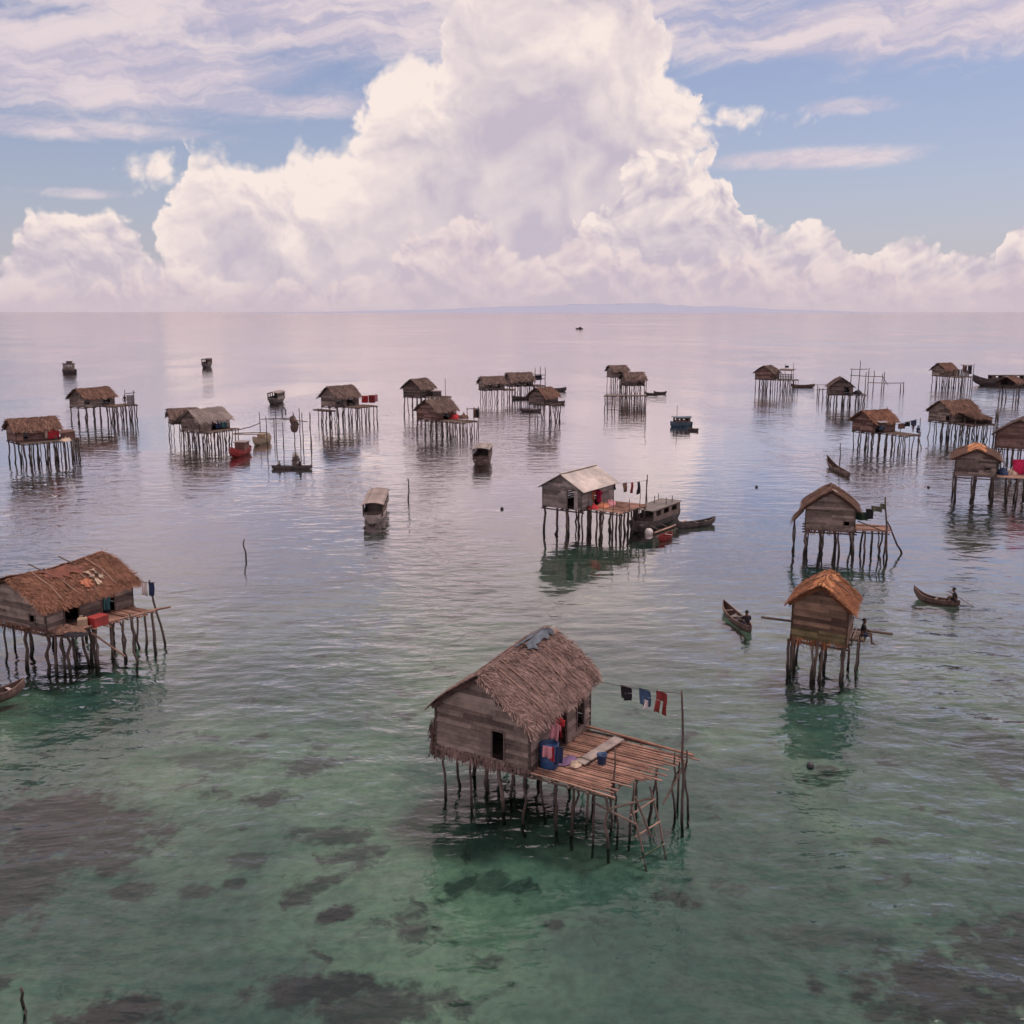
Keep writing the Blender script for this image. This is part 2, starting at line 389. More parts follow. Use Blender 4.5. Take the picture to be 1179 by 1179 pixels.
def strands(mb, fn, nrm, n, umin, umax, slope_len, rng, length=0.45, width=0.05, t0=0.0, t1=1.0, lift=0.05, ang=0.28, tone=(0.42,0.28)):
    """Loose palm leaves laid down the slope: fn(t,u) is the surface point, nrm its outward normal."""
    nrm = Vector(nrm)
    for _ in range(n):
        u = rng.uniform(umin, umax); t = t0 + (t1-t0)*rng.random()
        l = length*rng.uniform(0.6, 1.35)/slope_len; a = rng.gauss(0, ang)
        du = math.sin(a)*l*slope_len
        p = Vector(fn(t, u)); q = Vector(fn(t+l*math.cos(a), u+du))
        d = (q-p); 
        if d.length < 1e-4: continue
        s_ = d.normalized().cross(nrm)*width*rng.uniform(0.5, 1.2)/2
        o0 = nrm*rng.uniform(0.02, 0.05); o1 = nrm*(rng.uniform(0.0, 1.0)**1.5*lift + 0.02)
        drop = Vector((0, 0, -max(0.0, t+l-1.0)*slope_len*0.35))
        tn = min(1, max(0, rng.gauss(*tone)))
        mb.face([p+o0-s_, p+o0+s_, q+o1+s_*0.6+drop, q+o1-s_*0.6+drop], tn)
def crooked_post(x, y, zt, rng, r=0.07, lean=0.12, n=6, zb=-0.75, parent=None, name='post', m=None, wob=0.05):
    dx, dy = rng.gauss(0, lean), rng.gauss(0, lean)
    K_ = 6; pts = []; rr = []
    for i in range(K_):
        k = i/(K_-1); z = zb + (zt-zb)*k
        w = wob if 0 < i < K_-1 else 0
        pts.append((x + dx*(1-k) + rng.gauss(0, w), y + dy*(1-k) + rng.gauss(0, w), z)); rr.append(r*(1.08-0.3*k)*rng.uniform(0.9, 1.1))
    mb = MB(); mb.tube(pts, rr, n, rng.uniform(0.2, 0.8))
    return mb.build(name, m or M['post'], parent, smooth=True)
class Hut:
    def __init__(s, root, a, cx, cy): s.root, s.a, s.cx, s.cy = root, a, cx, cy
    def W(s, x, y, z=0.0):
        ca, sa = math.cos(s.a), math.sin(s.a)
        return Vector((s.cx + x*ca + y*sa, s.cy - x*sa + y*ca, z))
    def Lc(s, X_, Y_):
        ca, sa = math.cos(s.a), math.sin(s.a); dx, dy = X_-s.cx, Y_-s.cy
        return (dx*ca - dy*sa, dx*sa + dy*ca)
def hut(label, near, a, W, L, z, wh, rise, seed, side='R', wallm='plank', roofm='thatch_dark', over=0.35, overy=0.3,
        openings=None, decks=(), nst=500, sl=0.45, sw=0.09, bh=0.22, posts=(3, 4), pr=0.07, plean=0.10, roll=0.0, rrise=0.0, sag=0.05,
        poles=(), roofpoles=0, fringe=0, tin=False, hw=None, name='stilt_hut', skin=None, joist=True, dark_in=True, framed=(), rel=True):
    rng = random.Random(seed); ar = math.radians(a) + (math.atan2(near[0], near[1]) if rel else 0.0); ca, sa = math.cos(ar), math.sin(ar)
    lx, ly = (W/2 if side == 'R' else -W/2), -L/2
    cx, cy = near[0] - (lx*ca + ly*sa), near[1] - (-lx*sa + ly*ca)
    root = thing(name, label, 'hut', (cx, cy, 0), -ar, 'stilt huts standing in the shallow sea')
    h = Hut(root, ar, cx, cy); h.z = z; h.ys = math.pi/2 - ar      # ys: direction of the long side
    lean = rng.uniform(-0.02, 0.02)
    def warp(p): return Vector((p.x + lean*(p.z-z), p.y, p.z - roll*p.x + rrise*(p.y/L)*max(0, min(1, (p.z-z)/wh))))
    openings = openings or {}
    # floor and beams under the house
    mb = MB(); y = -L/2
    while y < L/2:
        d = rng.uniform(0.10, 0.2) if nst > 900 else 0.3
        mb.box((0, y+d/2, z-0.03), (W+0.12, d-0.012, 0.04), rng.uniform(0.2, 0.7)); y += d
    for x in (-W/2+0.1, 0, W/2-0.1): mb.bar((x, -L/2-0.2, z-0.12), (x, L/2+0.2, z-0.12), 0.09, 0.12, 0.3)
    for k in range(4):
        yy = -L/2+0.1+(L-0.2)*k/3; mb.bar((-W/2-0.2, yy, z-0.235), (W/2+0.2, yy, z-0.235), 0.09, 0.10, 0.3)
    mb.build('floor', M['plank_dark'], root, warp)
    # walls: one mesh for each side
    mw = M[wallm]
    for key, p0, ud, nd, wd, rs in (('front', (-W/2,-L/2), (1,0), (0,-1), W, rise), ('back', (-W/2,L/2), (1,0), (0,1), W, rise),
                                    ('left', (-W/2,-L/2), (0,1), (-1,0), L, 0), ('right', (W/2,-L/2), (0,1), (1,0), L, 0)):
        ops = openings.get(key, [])
        if ops == 'open': continue
        mb = MB(); wall(mb, p0, ud, nd, wd, z, wh, rs*0.97, ops, bh, rng)
        for u in (0.0, wd):
            e = Vector((p0[0]+ud[0]*u, p0[1]+ud[1]*u, 0)); mb.bar(e+Vector((0,0,z-0.1)), e+Vector((0,0,z+wh+0.05)), 0.09, 0.09, 0.3)
        mb.build('wall', mw, root, warp)
        for c, ow, ob, oh in ops:
            fm = MB(); t_ = 0.07
            def q(u, zz): return Vector((p0[0]+ud[0]*u+nd[0]*0.03, p0[1]+ud[1]*u+nd[1]*0.03, z+zz))
            fm.bar(q(c-ow/2, ob), q(c-ow/2, ob+oh), t_, t_, 0.45); fm.bar(q(c+ow/2, ob), q(c+ow/2, ob+oh), t_, t_, 0.45)
            fm.bar(q(c-ow/2-0.06, ob+oh+0.03), q(c+ow/2+0.06, ob+oh+0.03), t_, t_, 0.5)
            if ob > 0.25: fm.bar(q(c-ow/2-0.06, ob-0.03), q(c+ow/2+0.06, ob-0.03), t_, t_, 0.5)
            fm.build('window_frame' if ob > 0.25 else 'door_frame', M['plank_dark'], root, warp)
    # roof
    half = W/2 + over; rt = rise*half/(W/2); zr = z + wh + rise + 0.06
    sl_ = math.hypot(half, rt); ue = L/2 + overy
    def surf(sg):
        def fn(t, u):
            k = mnoise.noise(Vector((u*0.9+seed, t*2.0, sg*3.0)))*0.07 + (0.09*math.sin(math.pi*min(1.0, max(0.0, t))) if not tin else 0)
            sg_ = sag*(1-(2*u/L)**2) if abs(u) < L/2 else 0
            return (sg*half*t, u, zr - rt*t - sg_*(1-0.4*t) + k*(1 if not tin else 0.3))
        return fn
    roof = None; rmb = MB()
    for sg in (-1, 1):
        fn = surf(sg); nn = Vector((sg*rt, 0, half)).normalized()
        if tin:
            nw = int(2*ue/0.11)
            def top(i, j):
                p = Vector(fn(j, -ue + 2*ue*i)); return p + nn*(0.018 if int(round(i*nw)) % 2 else -0.018)
            tones = [rng.uniform(0.2, 0.9) for _ in range(40)]
            rmb.grid(top, nw, 8, lambda i, j: tones[int(i*7)*3 + int(j*2.4)])
            rmb.grid(lambda i, j: Vector(top(i, j)) - nn*0.03, nw, 8, 0.1)
        else:
            nu, nt = max(8, int(L*2.5)), 8
            rmb.grid(lambda i, j: Vector(fn(j, -ue+2*ue*i)), nu, nt, lambda i, j: 0.2 + 0.25*rng.random())
            rmb.grid(lambda i, j: Vector(fn(j, -ue+2*ue*i)) - nn*0.15, nu, nt, 0.12)
            for j in (0.0, 1.0):
                u0 = -ue if j == 0 else ue
                rmb.grid(lambda i, k: Vector(fn(i, u0)) - nn*0.15*k, nt, 1, 0.15)
            rmb.grid(lambda i, k: Vector(fn(1.0, -ue+2*ue*i)) - nn*0.15*k, nu, 1, 0.2)
            k = max(3, int(sl_/0.24))
            for c in range(k):                        # courses of leaves, then loose ones on top
                strands(rmb, fn, nn, nst//(2*k), -ue-0.05, ue+0.05, sl_, rng, sl, sw, (c+0.1)/k - 0.05, (c+0.45)/k, 0.07)
            strands(rmb, fn, nn, nst//6, -ue, ue, sl_, rng, sl*0.8, sw*0.8, 0.0, 0.93, 0.11, 0.6, (0.5, 0.3))
            strands(rmb, fn, nn, nst//10, -ue, ue, sl_, rng, sl*0.6, sw, 0.90, 1.0, 0.06, 0.35)
            for e in (-ue, ue):
                strands(rmb, fn, nn, nst//16, e-0.06, e+0.06, sl_, rng, sl*0.8, sw, 0.0, 1.0, 0.10, 0.7)
            strands(rmb, fn, nn, nst//12, -ue, ue, sl_, rng, sl*0.6, sw, -0.05, 0.05, 0.12, 0.5, (0.4, 0.25))
    if tin:
        for u in [x*2*ue/6-ue for x in range(7)]: rmb.bar((0, max(-ue, u-ue/6), zr+0.03), (0, min(ue, u+ue/6), zr+0.03), 0.22, 0.03, 0.6)
    roof = rmb.build('roof', M[roofm], root, warp)
    h.roof = roof
    def onroof(sg, t, u, off=0.06):
        p = Vector(surf(sg)(t, u)) + Vector((sg*rt, 0, half)).normalized()*off
        return warp(p)
    h.onroof = onroof
    for k in range(roofpoles):
        u = -ue*0.8 + 2*ue*0.8*(k+rng.uniform(0.2, 0.8))/roofpoles
        for sg in (1, -1):
            pm = MB(); pm.tube([onroof(sg, -0.06 if rng.random() < 0.4 else 0.02, u, 0.10), onroof(sg, 0.5, u+0.05, 0.10), onroof(sg, rng.uniform(0.85, 0.99), u+rng.uniform(-0.1, 0.15), 0.09)], 0.026, 5, rng.uniform(0.5, 0.95))
            pm.build('roof_pole', M['pale_pole'], roof)
    if fringe:
        for (p0, ud, nd, wd, n_) in (((-W/2,-L/2),(1,0),(0,-1),W,fringe), ((W/2,-L/2),(0,1),(1,0),L,fringe//3), ((-W/2,-L/2),(0,1),(-1,0),L,fringe//2)):
            fmb = MB()
            for _ in range(n_):
                u = rng.uniform(0, wd); l = rng.uniform(0.12, 0.5)*(1.0 if u < wd*0.65 else 0.55); w_ = rng.uniform(0.01, 0.035)
                x0, y0 = p0[0]+ud[0]*u+nd[0]*rng.uniform(0.03,0.08), p0[1]+ud[1]*u+nd[1]*rng.uniform(0.03,0.08)
                du = rng.gauss(0, 0.10); zt = z + rng.uniform(-0.05, 0.14)
                fmb.face([(x0-ud[0]*w_, y0-ud[1]*w_, zt), (x0+ud[0]*w_, y0+ud[1]*w_, zt), (x0+ud[0]*(w_*0.4+du), y0+ud[1]*(w_*0.4+du), zt-l), (x0+ud[0]*(du-w_*0.4), y0+ud[1]*(du-w_*0.4), zt-l)], rng.gauss(0.4, 0.2))
            fmb.build('thatch_fringe', M[roofm], root, warp)
    # stilts under the house
    nx, ny = posts
    for i in range(nx):
        for j in range(ny):
            x = -W/2+0.12+(W-0.24)*(i/(nx-1) if nx > 1 else 0.5) + rng.gauss(0, 0.10); y = -L/2+0.12+(L-0.24)*(j/(ny-1) if ny > 1 else 0.5) + rng.gauss(0, 0.12)
            crooked_post(x, y, z-0.1, rng, pr*rng.uniform(0.75, 1.2), plean, parent=root)
    # decks
    for d in decks:
        x0, x1, y0, y1, dz = d['r']; along = d.get('dir', 'x'); dm = M[d.get('m', 'bamboo')]; r_ = d.get('sr', 0.04); rag = d.get('rag', 0.18); skew = d.get('skew', 0.0)
        mb = MB()
        p, pe = (y0, y1) if along == 'x' else (x0, x1)
        while p < pe:
            rr = r_*rng.uniform(0.7, 1.15)
            q0, q1 = (x0, x1) if along == 'x' else (y0, y1)
            if along == 'x': q1 += skew*(p-y0)/(y1-y0)
            q0 += rng.uniform(-0.04, 0.02); q1 += rng.gauss(0, rag*0.5); k0, k1 = p + rr + rng.gauss(0, 0.015), p + rr + rng.gauss(0, 0.03)
            zz = dz + rng.gauss(0, 0.012)
            A_, B_ = ((q0, k0, zz), (q1, k1, zz+rng.gauss(0, 0.015))) if along == 'x' else ((k0, q0, zz), (k1, q1, zz+rng.gauss(0, 0.015)))
            mid = tuple((A_[i]+B_[i])/2 + (rng.gauss(0, 0.012)) for i in range(3))
            mb.tube([A_, mid, B_], [rr*rng.uniform(.8,1.1), rr, rr*rng.uniform(.7,1)], 5, min(1, max(0, rng.gauss(0.55, 0.22))))
            p += rr*2.0 + (rng.uniform(0.0, 0.02) if rng.random() < 0.8 else rng.uniform(0.03, 0.08))
        mb.build('deck', dm, root)
        mb = MB()
        for k in range(5):
            if along == 'x':
                xx = x0+0.1+(x1-x0-0.2)*k/4; mb.tube([(xx, y0-0.15, dz-0.10), (xx+rng.gauss(0,0.04), y1+0.15, dz-0.10)], 0.05, 6, 0.4)
            else:
                yy = y0+0.1+(y1-y0-0.2)*k/4; mb.tube([(x0-0.15, yy, dz-0.10), (x1+0.15, yy+rng.gauss(0,0.04), dz-0.10)], 0.05, 6, 0.4)
        for k in range(2):
            if along == 'x':
                yy = y0+0.15+(y1-y0-0.3)*k; mb.tube([(x0, yy, dz-0.20), (x1+0.1, yy, dz-0.20)], 0.05, 6, 0.4)
            else:
                xx = x0+0.15+(x1-x0-0.3)*k; mb.tube([(xx, y0, dz-0.20), (xx, y1+0.1, dz-0.20)], 0.05, 6, 0.4)
        mb.build('deck_frame', M['pole'], root)
        nx_, ny_ = d.get('posts', (3, 3))
        for i in range(nx_):
            for j in range(ny_):
                y = y0+0.12+(y1-y0-0.24)*(j/(ny_-1) if ny_ > 1 else 0.5); x = x0+0.15+(x1+skew*(y-y0)/(y1-y0)-x0-0.3)*((i+1)/nx_ if nx_ > 0 else 0)
                crooked_post(x+rng.gauss(0,0.08), y+rng.gauss(0,0.08), dz-0.06, rng, pr*rng.uniform(0.65, 1.05), plean, parent=root)
    for px_, py_, zt, lx_, ly_ in poles:              # tall poles driven in beside the deck
        pm = MB(); pr_ = random.Random(seed+int(px_*100)); pts = []
        for i in range(7):
            k = i/6; pts.append((px_+lx_*k+pr_.gauss(0, 0.02), py_+ly_*k+pr_.gauss(0, 0.02), -0.75+(zt+0.75)*k))
        pm.tube(pts, [0.045-0.022*i/6 for i in range(7)], 6, 0.3); pm.build('pole', M['post'], root, smooth=True)
    return h

# ---------------------------------------------------------------- smaller things
def line_part(h, a, b, sag=0.08, r=0.012):
    a, b = Vector(a), Vector(b); mb = MB(); I = Matrix.Rotation(h.a, 3, 'Z')
    pts = []
    for i in range(9):
        k = i/8; p = a.lerp(b, k) - Vector((0, 0, sag*4*k*(1-k))); x, y = h.Lc(p.x, p.y); pts.append((x, y, p.z))
    mb.tube(pts, r, 4, 0.3); mb.build('clothesline', M['pole'], h.root)
def garment(kind, name, label, p, yaw, w, hgt, m, seed=0, group='laundry hung out to dry'):
    """A cloth hanging from p (its top middle), in the vertical plane turned by yaw."""
    rng = random.Random(seed*7+3); mb = MB(); ph = rng.uniform(0, 6)
    def wv(x, z): return 0.05*math.sin(x/w*9+ph+z*2)*(0.3+z/hgt) + 0.03*math.sin(z*6+ph*2) + 0.03*math.sin(x/w*19+ph*3)*(0.2+z/hgt)
    def sheet(x0, x1, z0, z1, n=6, taper=0.0):
        def fn(i, j):
            z = z0+(z1-z0)*j; x = (x0+(x1-x0)*i) + taper*(i-0.5)*j*w
            return (x, wv(x, z), -z + 0.02*math.sin(i*5+ph)*j)
        mb.grid(fn, n, n, lambda i, j: 0.5 + 0.3*math.sin(i*9+ph))
    if kind == 'shorts':
        sheet(-w/2, w/2, 0, hgt*0.45, 8); sheet(-w/2, -w*0.06, hgt*0.45, hgt, 5, -0.1); sheet(w*0.06, w/2, hgt*0.45, hgt, 5, 0.1)
    elif kind == 'shirt':
        sheet(-w*0.33, w*0.33, 0, hgt, 8); sheet(-w*0.5, -w*0.33, hgt*0.04, hgt*0.36, 3); sheet(w*0.33, w*0.5, hgt*0.04, hgt*0.36, 3)
    else: sheet(-w/2, w/2, 0, hgt, 10)
    o = mb.build(name, M[m], None, smooth=True); o.location = p; o.rotation_euler = (0, 0, yaw)
    sm = o.modifiers.new('thickness', 'SOLIDIFY'); sm.thickness = 0.008
    return tag(o, label, 'laundry', group)
def heap(name, label, cat, p, r, hgt, m, seed=1, group=None, rz=0.0, sq=1.0):
    """A crumpled pile of cloth lying on a deck."""
    mb = MB()
    def fn(i, j):
        an = i*2*math.pi; k = 1-j; rr = r*k*(1+0.5*mnoise.noise(Vector((math.cos(an)*1.5, math.sin(an)*1.5, seed))))
        z = hgt*(1-k**3.5)*(0.65+0.9*mnoise.noise(Vector((math.cos(an)*k*4+seed, math.sin(an)*k*4, 2.0)))) + 0.01
        return (math.cos(an)*rr, math.sin(an)*rr*sq, max(0.005, z))
    mb.grid(fn, 16, 6, lambda i, j: 0.5+0.4*mnoise.noise(Vector((i*6, j*4, seed))))
    o = mb.build(name, M[m], None, smooth=True); o.location = p; o.rotation_euler = (0, 0, rz)
    return tag(o, label, cat, group)
def barrel(label, p, r, hgt, m, name='barrel', cat='barrel', lid=None):
    t = thing(name, label, cat, p)
    mb = MB(); mb.lathe([(0.001,0.0),(r*0.93,0.0),(r*0.97,hgt*0.04),(r,hgt*0.30),(r*1.03,hgt*0.33),(r,hgt*0.36),(r,hgt*0.64),(r*1.03,hgt*0.67),(r,hgt*0.70),(r*0.97,hgt*0.96),(r*0.99,hgt),(r*0.90,hgt),(r*0.90,hgt*0.93),(0.001,hgt*0.93)], n=18)
    mb.build('drum', M[m], t, smooth=True)
    mb = MB(); mb.lathe([(r*0.995,hgt*0.985),(r*1.04,hgt*0.985),(r*1.04,hgt*1.02),(r*0.99,hgt*1.02),(r*0.995,hgt*0.985)], n=18); mb.build('rim', M[lid or m], t, smooth=True)
    return t
def bucket(label, p, r, hgt, m, cat='bucket'):
    t = thing('bucket', label, cat, p); mb = MB()
    mb.lathe([(0.001,0.005),(r*0.78,0.005),(r*0.98,hgt*0.93),(r*1.05,hgt*0.94),(r*1.05,hgt),(r*0.92,hgt),(r*0.72,0.03),(0.001,0.03)], n=16); mb.build('tub', M[m], t, smooth=True)
    mb = MB(); mb.tube([(r*math.cos(q)*1.03, 0.05+0.04*math.sin(q), hgt*0.92-0.12*hgt*math.sin(q)) for q in [math.pi*i/8 for i in range(9)]], 0.01, 5); mb.build('handle', M['pl_dark'], t)
    return t
def crate(label, p, d, m, rz=0.0, name='crate', cat='crate', lid='pl_white'):
    t = thing(name, label, cat, p, rz); mb = MB(); w, l, h_ = d
    mb.box((0,0,h_*0.41), (w, l, h_*0.8)); 
    for s_ in (-1, 1): mb.box((0, s_*(l/2+0.012), h_*0.5), (w*0.8, 0.02, h_*0.08), 0.3)
    mb.build('body', M[m], t)
    mb = MB(); mb.box((0,0,h_*0.91), (w+0.04, l+0.04, h_*0.17)); mb.build('lid', M[lid], t)
    return t
def hull_mesh(L, B, D, rise_b, rise_s, transom=0.0, thick=0.05, ns=18, full=2.4, draft=0.18):
    """Boat shell along +Y (bow). Returns outer+inner surface; waterline at z = 0."""
    mb = MB(); secs = []
    for i in range(ns+1):
        s_ = -1 + 2*i/ns
        e = max(0.0, 1-abs(s_)**full) if s_ > 0 else max(transom, 1-abs(s_)**full)
        b = B/2*max(0.03, e**0.75)
        zt = D + (rise_b*max(0, s_)**2.6 if s_ > 0 else rise_s*(-s_)**2.6)
        zk = -draft + (rise_b*0.85+draft)*max(0, s_)**4.5 + ((rise_s*0.8+draft*(0.3 if transom else 1))*max(0, -s_)**4.5)
        secs.append((s_*L/2*(1.0), b, zt, min(zk, zt-0.06)))
    prof = [(-1.0,1.0),(-0.92,0.55),(-0.62,0.16),(0.0,0.0),(0.62,0.16),(0.92,0.55),(1.0,1.0)]
    def ring(sec, inner):
        y, b, zt, zk = sec; out = []
        bi = max(0.008, b-thick) if inner else b; zki = min(zk+thick*1.2, zt-0.02) if inner else zk
        for px_, pz in prof: out.append((px_*bi, y*(0.985 if inner else 1.0), zki+(zt-zki)*pz))
        return out
    n = len(prof)
    for inner in (False, True):
        base = len(mb.v)
        for sc_ in secs: mb.v.extend(ring(sc_, inner))
        for i in range(ns):
            for k in range(n-1):
                a = base+i*n+k; q = (a, a+1, a+n+1, a+n)
                mb.f.append(q if inner else q[::-1]); mb.t.append(0.35 if inner else 0.5+0.12*((i*7+k*3) % 3-1)); mb.m.append(0)
        if inner: bi_ = base
        else: bo = base
    for i in range(ns):                                # gunwale
        for k in (0, n-1):
            a, b = bo+i*n+k, bi_+i*n+k
            mb.f.append((a, a+n, b+n, b)); mb.t.append(0.95); mb.m.append(0)
    for i in (0, ns):
        for k in range(n-1):
            a, b = bo+i*n+k, bi_+i*n+k
            mb.f.append((a, a+1, b+1, b)); mb.t.append(0.6); mb.m.append(0)
    return mb
def canoe(label, p, yaw, L, B=0.75, D=0.28, rise_b=0.5, rise_s=0.2, m='hull_brown', thwarts=3, cat='canoe', name='canoe', group='small canoes on the water', rim='pole'):
    t = thing(name, label, cat, (p[0], p[1], 0.0), yaw, group)
    hull_mesh(L, B, D, rise_b, rise_s).build('hull', M[m], t, smooth=False)
    for k in range(thwarts):
        y = L*(-0.28 + 0.56*k/max(1, thwarts-1)); w = B*(0.86-0.3*abs(y/L*2)**2)
        mb = MB(); mb.box((0, y, D-0.04), (w, 0.16, 0.03), 0.6); mb.build('thwart', M[rim], t)
    return t
def houseboat(label, p, yaw, L, B, D=0.55, cab=(-0.40, 0.28), ch=1.0, m='hull_dark', rm='roof_grey', rise_b=0.5, rise_s=0.1, open_front=True, flat=False, cabm='plank', name='houseboat', seed=1, bowm=None):
    rng = random.Random(seed)
    t = thing(name, label, 'boat', (p[0], p[1], 0.0), yaw, 'covered boats moored around the village')
    hull_mesh(L, B, D, rise_b, rise_s, transom=0.55, full=3.2, draft=0.35, ns=20).build('hull', M[m], t)
    y0, y1 = L*cab[0], L*cab[1]; w = B*0.86
    mb = MB(); mb.box((0, (L*0.44+y1)/2, D-0.04), (B*0.62, L*0.44-y1, 0.05), 0.7); mb.box((0, (y0+y1)/2, D-0.12), (w*0.9, y1-y0, 0.04), 0.2)
    mb.build('bow_deck', M[bowm or 'plank_grey'], t)
    mb = MB()
    for s_ in (-1, 1):                                # side walls with two open windows
        z0, z1 = D-0.1, D+ch
        ln = y1-y0
        mb.box((s_*w/2, (y0+y1)/2, z0+ch*0.24), (0.04, ln, ch*0.5), 0.4); mb.box((s_*w/2, (y0+y1)/2, z1-0.08), (0.04, ln, 0.16), 0.4)
        for f in (0.06, 0.36, 0.66, 0.94): mb.box((s_*w/2, y0+ln*f, z0+ch*0.75), (0.05, ln*0.11, ch*0.52), 0.3+0.3*rng.random())
    for yy, hh in ((y0, 1.0), (y1, 0.38)):
        mb.box((0, yy, D-0.1+ch*hh/2), (w*0.96, 0.04, ch*hh), 0.35)
    mb.build('cabin', M[cabm], t)
    for s_ in (-1, 1):
        for yy in (y1-0.02, y0+0.02):
            pm = MB(); pm.box((s_*(w/2+0.01), yy, D-0.1+ch*0.55), (0.08, 0.08, ch*1.1), 0.3); pm.build('cabin_post', M['pole'], t)
    mb = MB(); arch = 0.02 if flat else B*0.10; npl = 14
    for k in range(npl):
        s0, s1 = -1+2*k/npl, -1+2*(k+1)/npl; W2 = B*0.5
        zt = lambda s__: D+ch+0.03+arch*(1-s__*s__)
        a0, a1 = y0-0.25-rng.uniform(0, 0.06), y1+0.32+rng.uniform(0, 0.06)
        b_ = [(s0*W2, a0, zt(s0)-0.04), (s1*W2-0.006, a0, zt(s1)-0.04), (s1*W2-0.006, a1, zt(s1)-0.04), (s0*W2, a1, zt(s0)-0.04)]
        mb.hexa(b_, [(x, y, z+0.045) for x, y, z in b_], rng.uniform(0.2, 0.85))
    mb.build('roof', M[rm], t)
    return t
def stake(label, base, top, r=0.06, name='mooring_pole', bends=0.06, seed=1, fork=False):
    rng = random.Random(seed); a = Vector((base[0], base[1], -0.75)); b = Vector(top)
    t = thing(name, label, 'pole', (base[0], base[1], 0)); mb = MB(); pts = []
    for i in range(8):
        k = i/7; q = a.lerp(b, k) - Vector((base[0], base[1], 0)); pts.append((q.x+rng.gauss(0, bends), q.y+rng.gauss(0, bends), q.z))
    mb.tube(pts, [r*(1.05-0.4*i/7) for i in range(8)], 6, 0.4); mb.build('shaft', M['post'], t, smooth=True)
    if fork:
        mb = MB(); q = Vector(pts[5]); mb.tube([q, q+Vector((0.12, 0.02, 0.25)), q+Vector((0.30, 0.02, 0.36))], [r*0.6, r*0.5, r*0.3], 5, 0.4); mb.build('fork', M['post'], t, smooth=True)
    return t
def buoy(label, p, r=0.16):
    t = thing('float', label, 'float', (p[0], p[1], 0), 0, 'small floats on the water')
    mb = MB(); mb.lathe([(r*math.sin(math.pi*i/8)+0.001, -r*math.cos(math.pi*i/8)+0.04) for i in range(9)], n=12); mb.build('ball', M['pl_dark'], t, smooth=True)
    mb = MB(); mb.lathe([(0.03, r*0.95),(0.03, r*1.35),(0.001, r*1.36)], n=8); mb.build('eye', M['pl_dark'], t)
    return t
def scaffold(label, posts, beams, name='stick_jetty', cat='jetty', r=0.07, seed=5, deck=None, m='post'):
    """posts: (x, y, top); beams: pairs of 3D points; deck: corners at one height."""
    rng = random.Random(seed); o = posts[0]
    t = thing(name, label, cat, (o[0], o[1], 0)); O = Vector((o[0], o[1], 0))
    for x, y, zt in posts: crooked_post(x-o[0], y-o[1], zt, rng, r, 0.06, parent=t, m=M[m], wob=0.03)
    for a, b in beams:
        mb = MB(); mb.tube([Vector(a)-O, (Vector(a)+Vector(b))/2-O+Vector((0,0,rng.gauss(0,0.04))), Vector(b)-O], r*0.8, 6, 0.5); mb.build('beam', M['pole'], t)
    if deck:
        p, q, wd, z = deck; p, q = Vector(p)-O, Vector(q)-O; p.z = q.z = z; d = (q-p); n = Vector((-d.y, d.x, 0)).normalized()*wd/2
        mb = MB(); k = int(d.length/0.16)
        for i in range(k):
            c = p + d*(i+0.5)/k; mb.bar(c-n*rng.uniform(0.95, 1.1), c+n*rng.uniform(0.95, 1.1), 0.13, 0.04, rng.random())
        mb.build('deck', M['bamboo_grey'], t)
    return t

# ---------------------------------------------------------------- people
def skin_mesh(name, chains, m, parent, sub=1):
    """chains: lists of (key, point, radius); points with the same key are one joint."""
    idx = {}; V = []; R = []; E = []
    for ch in chains:
        last = None
        for key, p, r in ch:
            if key not in idx: idx[key] = len(V); V.append(p); R.append(r)
            if last is not None: E.append((last, idx[key]))
            last = idx[key]
    me = bpy.data.meshes.new(name); me.from_pydata(V, E, []); o = bpy.data.objects.new(name, me); COL.objects.link(o)
    sk = o.modifiers.new('skin', 'SKIN'); sk.use_smooth_shade = True
    for d, r in zip(me.skin_vertices[0].data, R): d.radius = (r, r)
    me.skin_vertices[0].data[0].use_root = True
    ss = o.modifiers.new('sub', 'SUBSURF'); ss.levels = sub; ss.render_levels = sub
    dg = bpy.context.evaluated_depsgraph_get()
    nm = bpy.data.meshes.new_from_object(o.evaluated_get(dg)); bpy.data.objects.remove(o)
    at = nm.attributes.new('tone', 'FLOAT', 'FACE'); at.data.foreach_set('value', [0.5]*len(nm.polygons))
    nm.materials.clear(); nm.materials.append(M[m])
    o = bpy.data.objects.new(name, nm); COL.objects.link(o)
    if parent is not None: o.parent = parent
    return o
